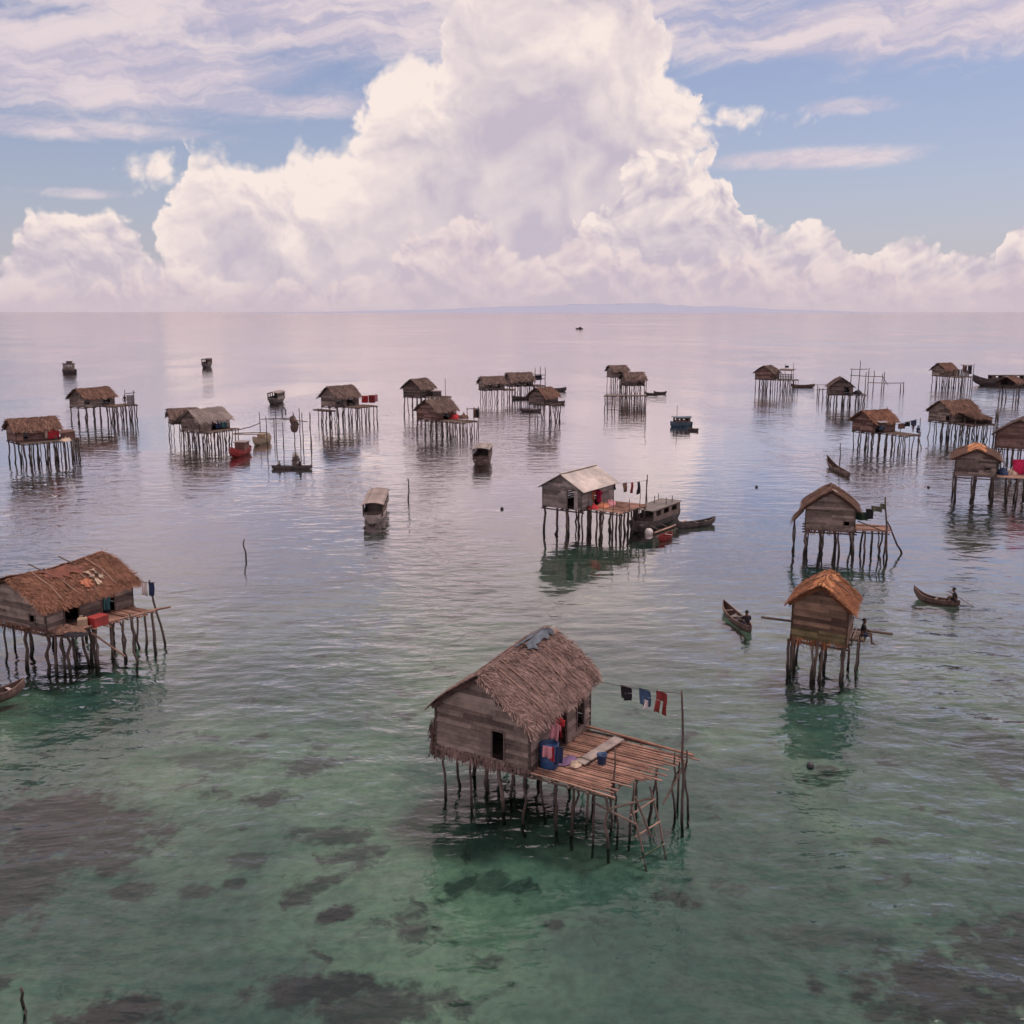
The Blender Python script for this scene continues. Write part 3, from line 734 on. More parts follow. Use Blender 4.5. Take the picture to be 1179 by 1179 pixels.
def person(label, p, yaw, shirt, shorts, pose='sit', hands=None, scale=1.0):
    """A figure facing +Y; sitting: seat at the origin, standing: feet at the origin."""
    t = thing('person', label, 'person', p, yaw); t.scale = (scale,)*3
    z0 = 0.92 if pose == 'stand' else 0.10
    f = 0.10 if pose == 'sit' else 0.03                # forward bend
    pel = (0, 0, z0); sp = (0, f*0.4, z0+0.22); ch = (0, f, z0+0.42); nk = (0, f*1.3, z0+0.56); hd = (0, f*1.6+0.02, z0+0.64); h2 = (0, f*1.7+0.02, z0+0.72); tp = (0, f*1.7, z0+0.80)
    chains = [[('pel', pel, 0.125), ('sp', sp, 0.115), ('ch', ch, 0.13), ('nk', nk, 0.055), ('hd', hd, 0.075), ('h2', h2, 0.095), ('tp', tp, 0.07)],
              [('hd', hd, 0.075), ('nose', (0, hd[1]+0.10, hd[2]+0.04), 0.016)]]
    for s_ in (-1, 1):
        chains.append([('h2', h2, 0.095), ('ear%d' % s_, (s_*0.10, h2[1]-0.01, h2[2]-0.02), 0.02)])
        sh = (s_*0.18, f, z0+0.47); hand = (hands or {-1: (-0.22, 0.42, z0+0.22), 1: (0.22, 0.42, z0+0.22)})[s_]
        hv = Vector(hand); shv = Vector(sh); el = (shv+hv)/2 + Vector((s_*0.07, -0.05, -0.11))
        chains.append([('ch', ch, 0.13), ('sh%d' % s_, sh, 0.062), ('el%d' % s_, tuple(el), 0.042), ('wr%d' % s_, hand, 0.03)])
        d = (hv-el).normalized(); sd = d.cross(Vector((0, 0, 1))).normalized()
        palm = hv + d*0.06; chains.append([('wr%d' % s_, hand, 0.03), ('pm%d' % s_, tuple(palm), 0.032)])
        for k in range(4):
            l = (0.075, 0.085, 0.08, 0.062)[k]; o_ = sd*((k-1.5)*0.021)
            a_ = palm + o_ + d*0.02; b_ = a_ + d*l*0.55; c_ = b_ + d*l*0.2 + Vector((0, 0, -l*0.45))
            chains.append([('pm%d' % s_, tuple(palm), 0.032), ('f%d%d' % (s_, k), tuple(a_), 0.010), ('g%d%d' % (s_, k), tuple(b_), 0.009), ('i%d%d' % (s_, k), tuple(c_), 0.008)])
        th = hv + d*0.03 - sd*s_*0.045; chains.append([('wr%d' % s_, hand, 0.03), ('t%d' % s_, tuple(th), 0.011), ('u%d' % s_, tuple(th + d*0.05 + Vector((0,0,-0.02))), 0.009)])
        hip = (s_*0.10, 0, z0-0.02)
        if pose == 'sit': kn, an, toe = (s_*0.15, 0.42, z0+0.22), (s_*0.14, 0.62, z0-0.10), (s_*0.15, 0.78, z0-0.09)
        elif pose == 'perch': kn, an, toe = (s_*0.13, 0.42, z0+0.0), (s_*0.13, 0.46, z0-0.42), (s_*0.13, 0.62, z0-0.46)
        else: kn, an, toe = (s_*0.11, 0.03, 0.48), (s_*0.11, -0.01, 0.08), (s_*0.13, 0.17, 0.04)
        chains.append([('pel', pel, 0.125), ('hip%d' % s_, hip, 0.095), ('kn%d' % s_, kn, 0.06), ('an%d' % s_, an, 0.042), ('toe%d' % s_, toe, 0.03)])
    skin_mesh('body', chains, 'skin', t)
    sv = [[('a', (0, 0.0, z0+0.02), 0.142), ('b', sp, 0.135), ('c', ch, 0.148), ('d', (0, f*1.15, z0+0.50), 0.08)]]
    for s_ in (-1, 1):
        sh = Vector((s_*0.18, f, z0+0.47)); hv = Vector((hands or {-1: (-0.22, 0.42, z0+0.22), 1: (0.22, 0.42, z0+0.22)})[s_]); el = (sh+hv)/2 + Vector((s_*0.07, -0.05, -0.11))
        sv.append([('c', ch, 0.148), ('s%d' % s_, tuple(sh), 0.078), ('e%d' % s_, tuple(sh.lerp(el, 0.7)), 0.065)])
    skin_mesh('shirt', sv, shirt, t)
    bv = [[('a', (0, 0, z0+0.03), 0.145), ('b', (0, 0, z0-0.03), 0.13)]]
    for s_ in (-1, 1):
        hip = Vector((s_*0.10, 0, z0-0.02)); kn = Vector({'sit': (s_*0.15, 0.42, z0+0.22), 'perch': (s_*0.13, 0.42, z0)}.get(pose, (s_*0.11, 0.03, 0.48)))
        bv.append([('b', (0, 0, z0-0.03), 0.13), ('h%d' % s_, tuple(hip), 0.112), ('k%d' % s_, tuple(hip.lerp(kn, 0.75)), 0.085)])
    skin_mesh('shorts', bv, shorts, t)
    mb = MB(); c = Vector(h2)
    mb.grid(lambda i, j: c + Vector((0.112*math.cos(i*2*math.pi)*math.sin(j*1.75), -0.018+0.118*math.sin(i*2*math.pi)*math.sin(j*1.75), 0.02+0.105*math.cos(j*1.75))) + Vector((0, -0.03*j, 0)), 14, 6)
    mb.build('hair', M['hair'], t, smooth=True)
    return t

# ---------------------------------------------------------------- sea
def build_sea():
    # water surface: one sheet to the horizon
    mb = MB(); xs_ = [-60000, -6000, -600, -120, 0, 120, 600, 6000, 60000]; ys_ = [-300, 0, 60, 150, 400, 1500, 8000, 90000]
    for i in range(len(xs_)-1):
        for j in range(len(ys_)-1): mb.face([(xs_[i], ys_[j], 0), (xs_[i+1], ys_[j], 0), (xs_[i+1], ys_[j+1], 0), (xs_[i], ys_[j+1], 0)])
    m = bpy.data.materials.new('sea_water'); m.use_nodes = True; t = m.node_tree; X.tree = t
    for n in list(t.nodes): t.nodes.remove(n)
    out = X.node('ShaderNodeOutputMaterial')
    geo = X.node('ShaderNodeNewGeometry'); pos = X(geo.outputs['Position']); px, py, pz = sep(pos)
    warp_ = noise(comb(px, py), 0.12, 2, 0.5)
    q = comb(px*0.62 + warp_*3.0, py*1.15 + warp_*2.0)
    patch = noise(comb(px*0.03, py*0.018), 1.0, 3, 0.55)                 # calmer and livelier patches
    calm = sstep(0.36, 0.64, patch)*0.85 + 0.25 + sstep(3.0, 12.0, px)*sstep(75.0, 40.0, py)*0.75
    h1 = noise(q, 0.85, 3, 0.5)
    h2 = noise(comb(px*0.9 - 3, py*1.3 + 7), 0.33, 2, 0.5)
    h3 = noise(comb(px*3.1, py*4.0), 1.2, 2, 0.5)
    hgt = (h1*0.085 + h2*0.150 + h3*0.010) * calm
    bp = X.node('ShaderNodeBump'); bp.inputs['Strength'].default_value = 1.0; bp.inputs['Distance'].default_value = 1.0
    X.put(bp.inputs['Height'], hgt)
    N = X(bp.outputs['Normal'])
    fr = X.node('ShaderNodeFresnel'); fr.inputs['IOR'].default_value = 1.36; X.put(fr.inputs['Normal'], N)
    gl = X.node('ShaderNodeBsdfGlossy'); X.put(gl.inputs['Normal'], N); X.put(gl.inputs['Color'], (1.0, 0.925, 0.94))
    # distant cat's-paws: long streaks of rougher water
    band = noise(comb(px*0.0035, py*0.010), 1.0, 4, 0.6)
    X.put(gl.inputs['Roughness'], sstep(0.45, 0.70, band)*sstep(120.0, 500.0, py)*0.12 + sstep(50.0, 160.0, py)*0.055)
    tr = X.node('ShaderNodeBsdfTransparent'); X.put(tr.inputs['Color'], (0.59, 0.80, 0.755))
    F_ = X(fr.outputs[0])
    mx = X.node('ShaderNodeMixShader'); X.put(mx.inputs[0], xmin(F_*(1.0 + sstep(0.06, 0.20, F_)*1.05) + 0.012, 0.90)); t.links.new(tr.outputs[0], mx.inputs[1]); t.links.new(gl.outputs[0], mx.inputs[2])
    t.links.new(mx.outputs[0], out.inputs[0])
    tag(mb.build('water', m), kind='structure')
    # sea bed
    mb = MB(); xs_ = [-60000, -2000, -200] + [x*8 for x in range(-20, 21)] + [200, 2000, 60000]; ys_ = [-300, -40] + [y*8 for y in range(-2, 30)] + [300, 800, 3000, 90000]
    def zb(x, y): return -0.55 - 0.004*max(0, y-60) if y < 400 else -2.0
    for i in range(len(xs_)-1):
        for j in range(len(ys_)-1):
            mb.face([(x, y, zb(x, y)) for x, y in ((xs_[i], ys_[j]), (xs_[i+1], ys_[j]), (xs_[i+1], ys_[j+1]), (xs_[i], ys_[j+1]))])
    m = bpy.data.materials.new('sea_bed_sand_and_weed'); m.use_nodes = True; t = m.node_tree; X.tree = t
    b = t.nodes['Principled BSDF']; b.inputs['Roughness'].default_value = 1.0; b.inputs['Specular IOR Level'].default_value = 0.0
    geo = X.node('ShaderNodeNewGeometry'); px, py, pz = sep(X(geo.outputs['Position']))
    w_ = noise(comb(px, py), 0.35, 3, 0.6)
    qx, qy = px + (w_-0.5)*2.5, py + (w_-0.5)*2.0
    n1 = noise(comb(qx, qy), 0.09, 4, 0.6); n2 = noise(comb(qx, qy), 0.42, 5, 0.62); n3 = noise(comb(px, py), 2.3, 4, 0.65); n4 = noise(comb(px*1.2, py), 0.9, 3, 0.6)
    sand = mixc(sstep(0.35, 0.68, n1), (0.086, 0.126, 0.122), (0.228, 0.246, 0.200))
    sand = mulc(sand, mixc(sstep(0.3, 0.7, n3*0.6+n4*0.4), (0.72, 0.74, 0.74), (1.2, 1.18, 1.12)))
    def spot(cx, cy, rx, ry):
        a = (px - cx)/rx; c = (py - cy)/ry
        return X.math('SQRT', a*a + c*c)
    weed = sstep(0.56, 0.66, n2*0.75 + n1*0.25)*0.8
    for cx, cy, rx, ry, k in WEED:
        d = spot(cx, cy, rx, ry) + (n2-0.5)*1.7 + (n4-0.5)*1.1 + (n3-0.5)*0.5
        weed = xmax(weed, sstep(1.10, 0.55, d)*k)
    weed = weed * sstep(110.0, 45.0, py)
    dark = mixc(n3, (0.008, 0.014, 0.020), (0.032, 0.040, 0.046))
    c = mixc(weed*0.97, sand, dark)
    deep = sstep(35.0, 100.0, py)
    c = mixc(deep, c, mixc(sstep(0.35, 0.65, n1), (0.034, 0.048, 0.043), (0.048, 0.066, 0.055)))
    X.put(b.inputs['Base Color'], c)
    tag(mb.build('seabed', m), kind='structure')
    # far island along the horizon
    mb = MB(); Y0 = 16000.0; prof = HILLS
    def hz_(x):
        for (a, ha), (b_, hb) in zip(prof, prof[1:]):
            if a <= x <= b_: k = (x-a)/(b_-a); return ha + (hb-ha)*k
        return 0.0
    nx = 160; x0, x1 = prof[0][0], prof[-1][0]
    def fn(i, j):
        x = x0+(x1-x0)*i; hh = hz_(x)*(1+0.18*mnoise.noise(Vector((x*0.0011, 1, 2)))+0.10*mnoise.noise(Vector((x*0.004, 4, 2))))
        return (x, Y0 + 2500*math.sin(j*math.pi/2)*1.0 + 400*mnoise.noise(Vector((x*0.001, j*3, 0))), hh*math.sin(j*math.pi*0.5) - 3 - (30 if j > 0.99 else 0))
    mb.grid(fn, nx, 10)
    m = bpy.data.materials.new('hazy_hills'); m.use_nodes = True; t = m.node_tree; X.tree = t
    b = t.nodes['Principled BSDF']; b.inputs['Roughness'].default_value = 1.0; b.inputs['Specular IOR Level'].default_value = 0.0
    b.inputs['Base Color'].default_value = (0.37, 0.385, 0.49, 1)  # haze of distance is put into this base colour
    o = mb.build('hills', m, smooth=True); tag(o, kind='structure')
WEED = [G(133,1150)+(1.7,1.25,1.0), G(60,930)+(3.2,3.4,0.95), G(120,960)+(2.2,2.0,0.85), G(20,1000)+(2.2,2.5,0.8), G(310,905)+(1.0,0.9,0.85), G(385,945)+(1.6,0.9,0.75), G(1080,1120)+(3.0,1.8,0.95), G(1160,1080)+(2.0,2.0,0.85), G(1170,860)+(2.5,3.0,0.6), G(385,1035)+(0.75,0.5,1.0), G(475,1055)+(0.8,0.6,0.9), G(355,1120)+(2.0,0.9,0.95), G(250,860)+(2.0,1.2,0.5), G(430,1140)+(2.0,1.0,0.85), G(560,1000)+(1.0,0.8,0.6), G(225,1010)+(0.7,0.5,0.7), G(270,1000)+(0.5,0.4,0.7), G(640,1046)+(0.45,0.30,0.8), G(940,1060)+(2.5,0.6,0.35), G(150,1010)+(0.9,0.6,0.7), G(290,975)+(0.8,0.6,0.6)]
HILLS = [(-5200.0,0.0),(-3000.0,30.0),(-1500.0,60.0),(-600.0,95.0),(400.0,130.0),(1500.0,160.0),(2500.0,165.0),(3300.0,140.0),(4200.0,95.0),(5200.0,55.0),(6300.0,20.0),(7200.0,0.0)]

# ---------------------------------------------------------------- the village
def build_village():
    H = {}
    # ---- front hut
    A = H['A'] = hut('large nearest stilt hut with shaggy brown palm roof patched blue at its ridge', (0.62, 32.95), 31.5, 4.02, 4.6, 2.1, 1.92, 1.42, 11, rel=False,
        wallm='plank', roofm='thatch', over=0.10, overy=0.2, nst=15000, sl=0.46, sw=0.034, bh=0.2, posts=(4,5), pr=0.065, plean=0.10, rrise=0.40, sag=0.10,
        openings=dict(front=[(2.72,0.55,0.22,1.15)], right=[(2.3,0.75,0.02,1.5),(3.75,0.6,0.3,1.3)]), roofpoles=5, fringe=420,
        decks=[dict(r=(2.06,5.2,-2.35,1.95,2.08), skew=1.0, dir='x', sr=0.042, rag=0.5, posts=(4,4))])
    rng = random.Random(5)
    # blue tarpaulin patch over the far end of the ridge
    def patch(h, sg, t0, t1, u0, u1, m, name='roof_patch', off=0.14, label=None, n=10, jag=0.2):
        mb = MB(); r_ = random.Random(int(abs(u0)*100)+int(t1*50))
        e0 = [r_.uniform(-jag, jag) for _ in range(n+1)]; e1 = [r_.uniform(-jag, jag) for _ in range(n+1)]
        mb.grid(lambda i, j: h.onroof(sg, t0+(t1-t0)*j + e0[int(round(i*n))]*0.3*j, u0+(u1-u0)*i + e1[int(round(j*n))]*0.6*(i-0.5)*2, off + 0.02*math.sin(i*11+j*7)), n, n, lambda i, j: 0.5+0.3*math.sin(i*13+j*5))
        o = mb.build(name, M[m], h.roof, smooth=True)
        if label: o['label'] = label
    patch(A, 1, -0.02, 0.13, 0.7, 2.35, 'tarp', label='faded blue tarpaulin patch near the ridge'); patch(A, -1, -0.02, 0.15, 0.6, 2.3, 'tarp', label='faded blue tarpaulin patch behind the ridge')
    # grass tuft hanging from the back corner of the house front
    mb = MB()
    for _ in range(700):
        x = rng.gauss(-2.12, 0.10); y = rng.uniform(-2.3, -1.6); zz = rng.uniform(1.9, 3.15); l = rng.uniform(0.2, 0.55); dx = rng.gauss(-0.03, 0.1)
        mb.face([(x-0.015, y, zz), (x+0.015, y+0.01, zz), (x+0.008+dx, y+0.03, zz-l), (x-0.008+dx, y, zz-l)], rng.gauss(0.35, 0.2))
    mb.build('thatch_fringe', M['thatch'], A.root)
    # raised edge poles of the deck
    for y, k in ((1.98, 0.0), (1.86, 0.07)):
        mb = MB(); mb.tube([(2.1, y+0.05, 2.22+k), (4.2, y+0.0, 2.18+k), (6.5, y-0.12, 2.14+k)], 0.055, 6, 0.5); mb.build('edge_pole', M['bamboo'], A.root)
    # bracing below the near corner
    for a, b in (((5.0,-2.1,1.4),(5.9,-0.3,1.3)), ((5.9,-1.9,2.0),(6.1,-0.9,0.1)), ((6.0,0.3,0.8),(6.3,1.5,1.9)), ((4.4,-2.1,1.5),(6.1,-2.2,1.2))):
        mb = MB(); mb.tube([a, b], 0.04, 6, 0.6); mb.build('brace', M['pole'], A.root)
    # free poles beside the deck
    pt = (5.99, 33.36, 4.97); ptop = Vector(pt)
    stake('tall thin clothesline pole at the outer corner of the nearest hut deck', G(787,948), (5.95, 33.3, 4.99), 0.055, 'clothesline_pole', 0.025, 3)
    stake('crooked short pole right of the clothesline pole at the nearest deck', G(792,938), (6.27, 33.81, 2.51), 0.05, 'deck_pole', 0.06, 8)
    stake('crooked short pole left of the clothesline pole at the nearest deck', G(775,940), (5.84, 33.68, 2.5), 0.05, 'deck_pole', 0.06, 9, fork=True)
    stake('bare thin stick standing up through the near side of the deck', G(712,962), (3.51, 32.32, 3.26), 0.04, 'deck_pole', 0.04, 12)
    cl = A.W(2.0, 2.3, 4.02)
    line_part(A, cl, ptop - Vector((0,0,0.12)), 0.05)
    dl = (ptop - Vector((0,0,0.12))) - cl; ya = math.atan2(dl.y, dl.x)
    def on(k, drop=0.05): q = cl + dl*k; return (q.x, q.y, q.z - drop)
    garment('shorts', 'shorts', 'small black shorts on the clothesline of the nearest hut', on(0.41), ya, 0.52, 0.50, 'black', 1)
    garment('shorts', 'jeans', 'blue denim shorts hanging between black and red shorts', on(0.615), ya, 0.52, 0.62, 'denim', 2)
    garment('cloth', 'washcloth', 'small pale cloth peeping out below the blue denim shorts', (on(0.625)[0], on(0.625)[1]-0.10, on(0.625)[2]-0.36), ya, 0.20, 0.34, 'white', 3)
    garment('shorts', 'shorts', 'long dark red shorts on the clothesline nearest the tall pole', on(0.79), ya, 0.55, 0.80, 'maroon', 4)
    # things on the front deck
    def ondeck(px_, py_): return px_, py_
    q = G(632,882,2.12); barrel('big blue plastic barrel on deck against the front hut wall', (q[0], q[1], 2.12), 0.34, 0.85, 'pl_blue')
    bp = Vector((q[0], q[1], 2.12))
    garment('cloth', 'cloth', 'dark navy cloth draped over the side of the blue barrel', (q[0]+0.28, q[1]-0.22, 2.95), math.radians(-20), 0.40, 0.62, 'navy', 5)
    garment('cloth', 'cloth', 'pale pink cloth draped over the front of the blue barrel', (q[0]-0.08, q[1]-0.38, 3.05), math.radians(-25), 0.34, 0.42, 'pink', 6)
    garment('cloth', 'cloth', 'narrow red cloth between pink and navy cloths on the barrel', (q[0]+0.10, q[1]-0.37, 3.02), math.radians(-22), 0.14, 0.55, 'red', 7)
    q = A.W(2.40, -0.85, 3.7); garment('shirt', 'shirt', 'bright red shirt hanging from the eave above the blue barrel', (q.x, q.y, 3.68), math.radians(-35), 0.46, 0.72, 'red', 8)
    q = A.W(2.42, -1.25, 3.7); garment('shirt', 'shirt', 'white and pink shirt hanging left of the red shirt under eave', (q.x, q.y, 3.6), math.radians(-28), 0.50, 0.6, 'pink', 9)
    q = G(693,879,2.12); bucket('small dark blue bucket standing on the bamboo deck', (q[0], q[1], 2.125), 0.19, 0.36, 'pl_blue')
    t = thing('plank', 'wide flat weathered board lying slantwise across the bamboo deck', 'board', (*G(691,866,2.16), 2.16), math.radians(-40)); mb = MB()
    mb.hexa([(-0.22,-1.25,0),(0.22,-1.25,0),(0.22,1.25,0.10),(-0.22,1.25,0.10)], [(-0.22,-1.25,0.045),(0.22,-1.25,0.045),(0.22,1.25,0.145),(-0.22,1.25,0.145)], 0.75); mb.build('board', M['plank_grey'], t)
    mb = MB(); mb.box((0,-0.9,0.07),(0.5,0.07,0.04),0.4); mb.build('batten', M['plank'], t)
    q = G(652,876,2.13); heap('blanket', 'patterned purple blanket spread on the deck beside the barrel', 'blanket', (q[0], q[1], 2.13), 0.55, 0.07, 'purple', 3, rz=0.9, sq=0.45)
    q = G(662,881,2.13); heap('cloth', 'small cream cloth bundle on deck near the slanting board', 'cloth', (q[0], q[1], 2.13), 0.24, 0.14, 'cream', 5)
    # ladder of sticks going down at the near outer corner
    lt = thing('ladder', 'rough stick ladder slanting from nearest deck corner into water', 'ladder', (*G(752,985), 0)); O = Vector((*G(752,985), 0))
    a1, a2 = Vector((4.1, 32.14, 1.31))-O, Vector((4.84, 32.74, 1.66))-O; b1, b2 = Vector((*G(748,990), -0.9))-O, Vector((*G(770,975), -0.9))-O
    for a, b in ((a1,b1),(a2,b2)): mb = MB(); mb.tube([a,(a+b)/2+Vector((0.05,0,0.03)),b], 0.04, 6, 0.5); mb.build('rail', M['pole'], lt)
    for k in (0.15, 0.42, 0.68): mb = MB(); mb.tube([a1.lerp(b1,k)-Vector((0.1,0,0)), a2.lerp(b2,k)+Vector((0.1,0,0))], 0.03, 6, 0.8); mb.build('rung', M['pale_pole'], lt)

    # ---- big hut at the left edge
    B = H['B'] = hut('large rust brown thatched stilt hut cut by the left edge with a wide deck', (-23.42, 48.39), 29.3, 4.95, 5.35, 2.2, 1.36, 1.16, 22, rel=False,
        wallm='plank', roofm='thatch_rust', over=0.18, overy=0.2, nst=11000, sl=0.5, sw=0.045, bh=0.2, posts=(4,5), pr=0.085, plean=0.15, sag=0.14, rrise=0.1,
        openings=dict(front=[(3.95,0.45,0.35,0.42)], right=[(1.5,0.9,0.02,1.2),(3.75,0.85,0.1,1.1)]), roofpoles=4, fringe=260,
        decks=[dict(r=(2.5,3.6,-2.5,2.5,2.18), skew=0.9, dir='x', sr=0.05, rag=0.4, posts=(3,4))])
    patch(B, 1, 0.62, 0.84, 0.05, 0.5, 'orange', label='bright orange cloth patch on the rusty roof'); patch(B, 1, 0.42, 0.82, 0.75, 0.98, 'cream', label='long pale strip lying down the roof'); patch(B, 1, 0.40, 0.74, 1.2, 1.38, 'cream', label='shorter pale strip lying down the roof')
    patch(B, 1, 0.05, 0.40, -1.2, 0.9, 'rust', label='dull rust red sheet on the upper roof', off=0.12, jag=0.3)
    for (u, dz) in ((-0.9, 1.0), (0.9, 0.7)):
        mb = MB(); p0 = B.onroof(1, 0.35, u, 0.1); p1 = B.onroof(-1, 0.10, u-0.25, 0.35); mb.tube([p0, (p0+p1)/2+Vector((0,0,0.05)), p1+Vector((-0.3,0,0.12))], 0.035, 6, 0.4); mb.build('roof_pole', M['pole'], B.roof)
    stake('long leaning pole rising past the deck end of the left hut', G(193,742), (-19.8, 52.95, 3.66), 0.075, 'deck_pole', 0.03, 4)
    stake('short upright pole at the near deck edge of the left hut', G(158,768), (-19.46, 49.35, 2.9), 0.07, 'deck_pole', 0.05, 6)
    for a, b in (((3.6,-2.5,2.3),(4.6,2.6,2.32)), ((4.1,2.2,2.25),(5.3,2.8,2.5)), ((3.7,-1.0,1.9),(4.1,0.6,0.2))):
        mb = MB(); mb.tube([a,b], 0.055, 6, 0.5); mb.build('edge_pole', M['bamboo'], B.root)
    q = G(113,720,2.2); crate('big red cooler box on the deck of the left hut', (q[0], q[1], 2.22), (0.6, 0.85, 0.5), 'pl_red', math.radians(-29), 'cooler_box', 'cooler', 'pl_red')
    t = q = G(98,722,2.2); jt = thing('jerry_can', 'pale cream jerry can beside the red cooler box', 'jerry can', (q[0]-0.05, q[1]-0.15, 2.22), 0.4)
    mb = MB(); mb.hexa([(-0.24,-0.15,0),(0.24,-0.15,0),(0.24,0.15,0),(-0.24,0.15,0)], [(-0.24,-0.15,0.46),(0.24,-0.15,0.46),(0.24,0.15,0.46),(-0.24,0.15,0.46)]); mb.hexa([(-0.24,-0.15,0.46),(0.24,-0.15,0.46),(0.24,0.15,0.46),(-0.24,0.15,0.46)], [(-0.14,-0.09,0.56),(0.16,-0.09,0.56),(0.16,0.09,0.56),(-0.14,0.09,0.56)]); mb.build('tank', M['pl_cream'], jt)
    mb = MB(); mb.lathe([(0.05,0.55),(0.05,0.63),(0.001,0.63)], (0.1,0,0), 10); mb.build('cap', M['pl_dark'], jt); mb = MB(); mb.tube([(-0.12,0,0.55),(-0.1,0,0.64),(0.02,0,0.64),(0.04,0,0.56)], 0.02, 6); mb.build('handle', M['pl_cream'], jt)
    q = G(88,732,2.2); heap('net', 'flat dark pile of fishing net at the near corner of left deck', 'net', (q[0], q[1], 2.22), 0.6, 0.16, 'black', 7, sq=0.6)
    q = G(130,703,2.2); garment('cloth', 'curtain', 'dark teal curtain in the farther doorway of the left hut', (B.W(2.44, 1.07, 3.35)), math.radians(61), 0.5, 1.0, 'teal', 11, None)
    cb = B.W(2.6, 2.9, 3.55); ce = B.W(3.9, 3.1, 3.6); line_part(B, cb, ce, 0.03)
    for i, (m_, n_, l_) in enumerate((('white','towel','white towel on the short line behind the left hut'),('navy','towel','dark towel hung beside the white one at left hut'))):
        q = cb.lerp(ce, 0.45+0.32*i); garment('cloth', n_, l_, (q.x, q.y, q.z-0.02), math.atan2(ce.y-cb.y, ce.x-cb.x), 0.34, 0.75, m_, 12+i)
    heap('thatch_bundle', 'grey brown heap of palm leaves by the near doorway of left hut', 'palm leaves', (*G(78,728,2.2), 2.2), 0.7, 0.4, 'thatch_brown', 9, sq=0.7)

    # ---- hut with the orange roof, gable to the viewer
    C = H['C'] = hut('small stilt hut with bright orange thatch and blank gable towards the viewer', (16.36, 47.02), 23.8, 2.62, 2.91, 2.0, 1.86, 0.92, 33, rel=False,
        wallm='plank_warm', roofm='thatch_amber', over=0.22, overy=0.2, nst=3800, sl=0.35, sw=0.06, bh=0.19, posts=(3,3), pr=0.085, plean=0.08, roll=0.05, sag=0.03, fringe=110, roofpoles=1,
        decks=[dict(r=(1.33,1.95,-0.4,1.2,2.0), dir='y', sr=0.05, rag=0.3, posts=(1,2), m='bamboo_grey')])
    for sg in (-1, 1): patch(C, sg, -0.02, 0.30, -1.7, 1.3, 'thatch_orange', label='brighter orange leaves along the ridge', off=0.09, jag=0.4)
    for x, y in ((-0.2,-1.45),(0.0,-1.5),(0.15,-1.35),(-1.2,-1.3),(1.2,-1.45)): crooked_post(x, y, 2.0, random.Random(int(x*77)+9), 0.085, 0.06, parent=C.root)
    mb = MB()
    for k in range(8): mb.box((-0.65+1.3*(k % 2)+rng.uniform(-0.05,0.05), -1.52, 2.5 - 0.13*(k//2)), (1.28, 0.02, 0.125), rng.random())
    o = mb.build('cladding', M['cladding'], C.root, lambda p: Vector((p.x, p.y, p.z-0.05*p.x))); o['label'] = 'yellowish boarding along the foot of the gable'
    mb = MB(); a = C.Lc(*G(877,722,1.75)); b = C.Lc(*G(1020,737,1.75))
    mb.tube([(-3.3, 1.4, 2.02), (0, 1.45, 1.97), (3.3, 1.5, 1.92)], 0.07, 6, 0.35); mb.build('cross_pole', M['pole'], C.root)
    qp = C.W(1.92, 0.4, 2.0); person('dark clothed person perched on the ledge right of the orange roofed hut', (qp.x, qp.y, 1.97), math.radians(-110), 'black', 'navy', 'perch', {-1: (-0.16, 0.40, 0.24), 1: (0.16, 0.42, 0.22)})

    # ---- hut behind it with side deck
    D = H['D'] = hut('brown gabled stilt hut with narrow side deck and green washing', (25.54, 73.24), 16.3, 3.53, 3.2, 1.9, 1.74, 1.2, 44, rel=False, wallm='plank', roofm='thatch_brown', over=0.22, overy=0.2, nst=3200, sl=0.42, sw=0.085, bh=0.2,
        posts=(4,4), pr=0.085, plean=0.10, sag=0.08, fringe=110, openings=dict(front=[(2.95,0.45,0.35,0.4)]), roofpoles=1, decks=[dict(r=(1.8,4.2,-1.2,1.2,1.95), dir='x', posts=(3,2), rag=0.3)])
    patch(D, 1, -0.02, 0.14, -1.9, -1.5, 'cream', label='pale patch at the front of the ridge'); 
    mb = MB()   # low thatched lean-to on the left side
    fnl = lambda t, u: (-1.9-0.75*t, u, 3.2-0.9*t); mb.grid(lambda i, j: fnl(j, -1.2+2.6*i), 8, 4, 0.3); strands(mb, fnl, Vector((-0.77,0,0.64)), 420, -1.2, 1.4, 1.2, rng, 0.5, 0.08, -0.05, 0.9, 0.1, 0.4); mb.build('lean_to_roof', M['thatch_brown'], D.root)
    for y in (-1.1, 1.2): crooked_post(-2.55, y, 2.4, rng, 0.07, 0.08, parent=D.root)
    stake('tall pole at the deck end of the brown gabled hut', G(1021,643), (27.48, 72.66, 4.66), 0.08, 'clothesline_pole', 0.04, 5)
    stake('thick pole slanting down to the right from the green washing deck', (G(1043,636)), (28.05, 73.47, 2.67), 0.08, 'deck_pole', 0.03, 6)
    ca_, cb_ = D.W(2.0, -0.9, 3.3), Vector((27.51, 72.66, 4.34)); line_part(D, ca_, cb_, 0.1)
    d_ = cb_-ca_; yd = math.atan2(d_.y, d_.x)
    for k, w_, h_, m_, l_ in ((0.14,0.9,0.62,'green','large dark green cloth on the line beside the gabled brown hut'), (0.42,0.55,0.75,'black','near black cloth between the green cloth and olive strip'), (0.68,0.8,0.42,'olive','olive strip of cloth nearest the tall pole'), (0.90,0.4,0.4,'olive','small olive rag at the pole end of green washing line')):
        q = ca_+d_*k; garment('cloth', 'cloth', l_, (q.x,q.y,q.z-0.12), yd, w_, h_, m_, int(k*100))
    mb = MB(); mb.tube([D.Lc(*ca_[:2])+(2.6,), (4.1,-1.2,1.9)], 0.05, 6, 0.5); mb.build('brace', M['pole'], D.root)

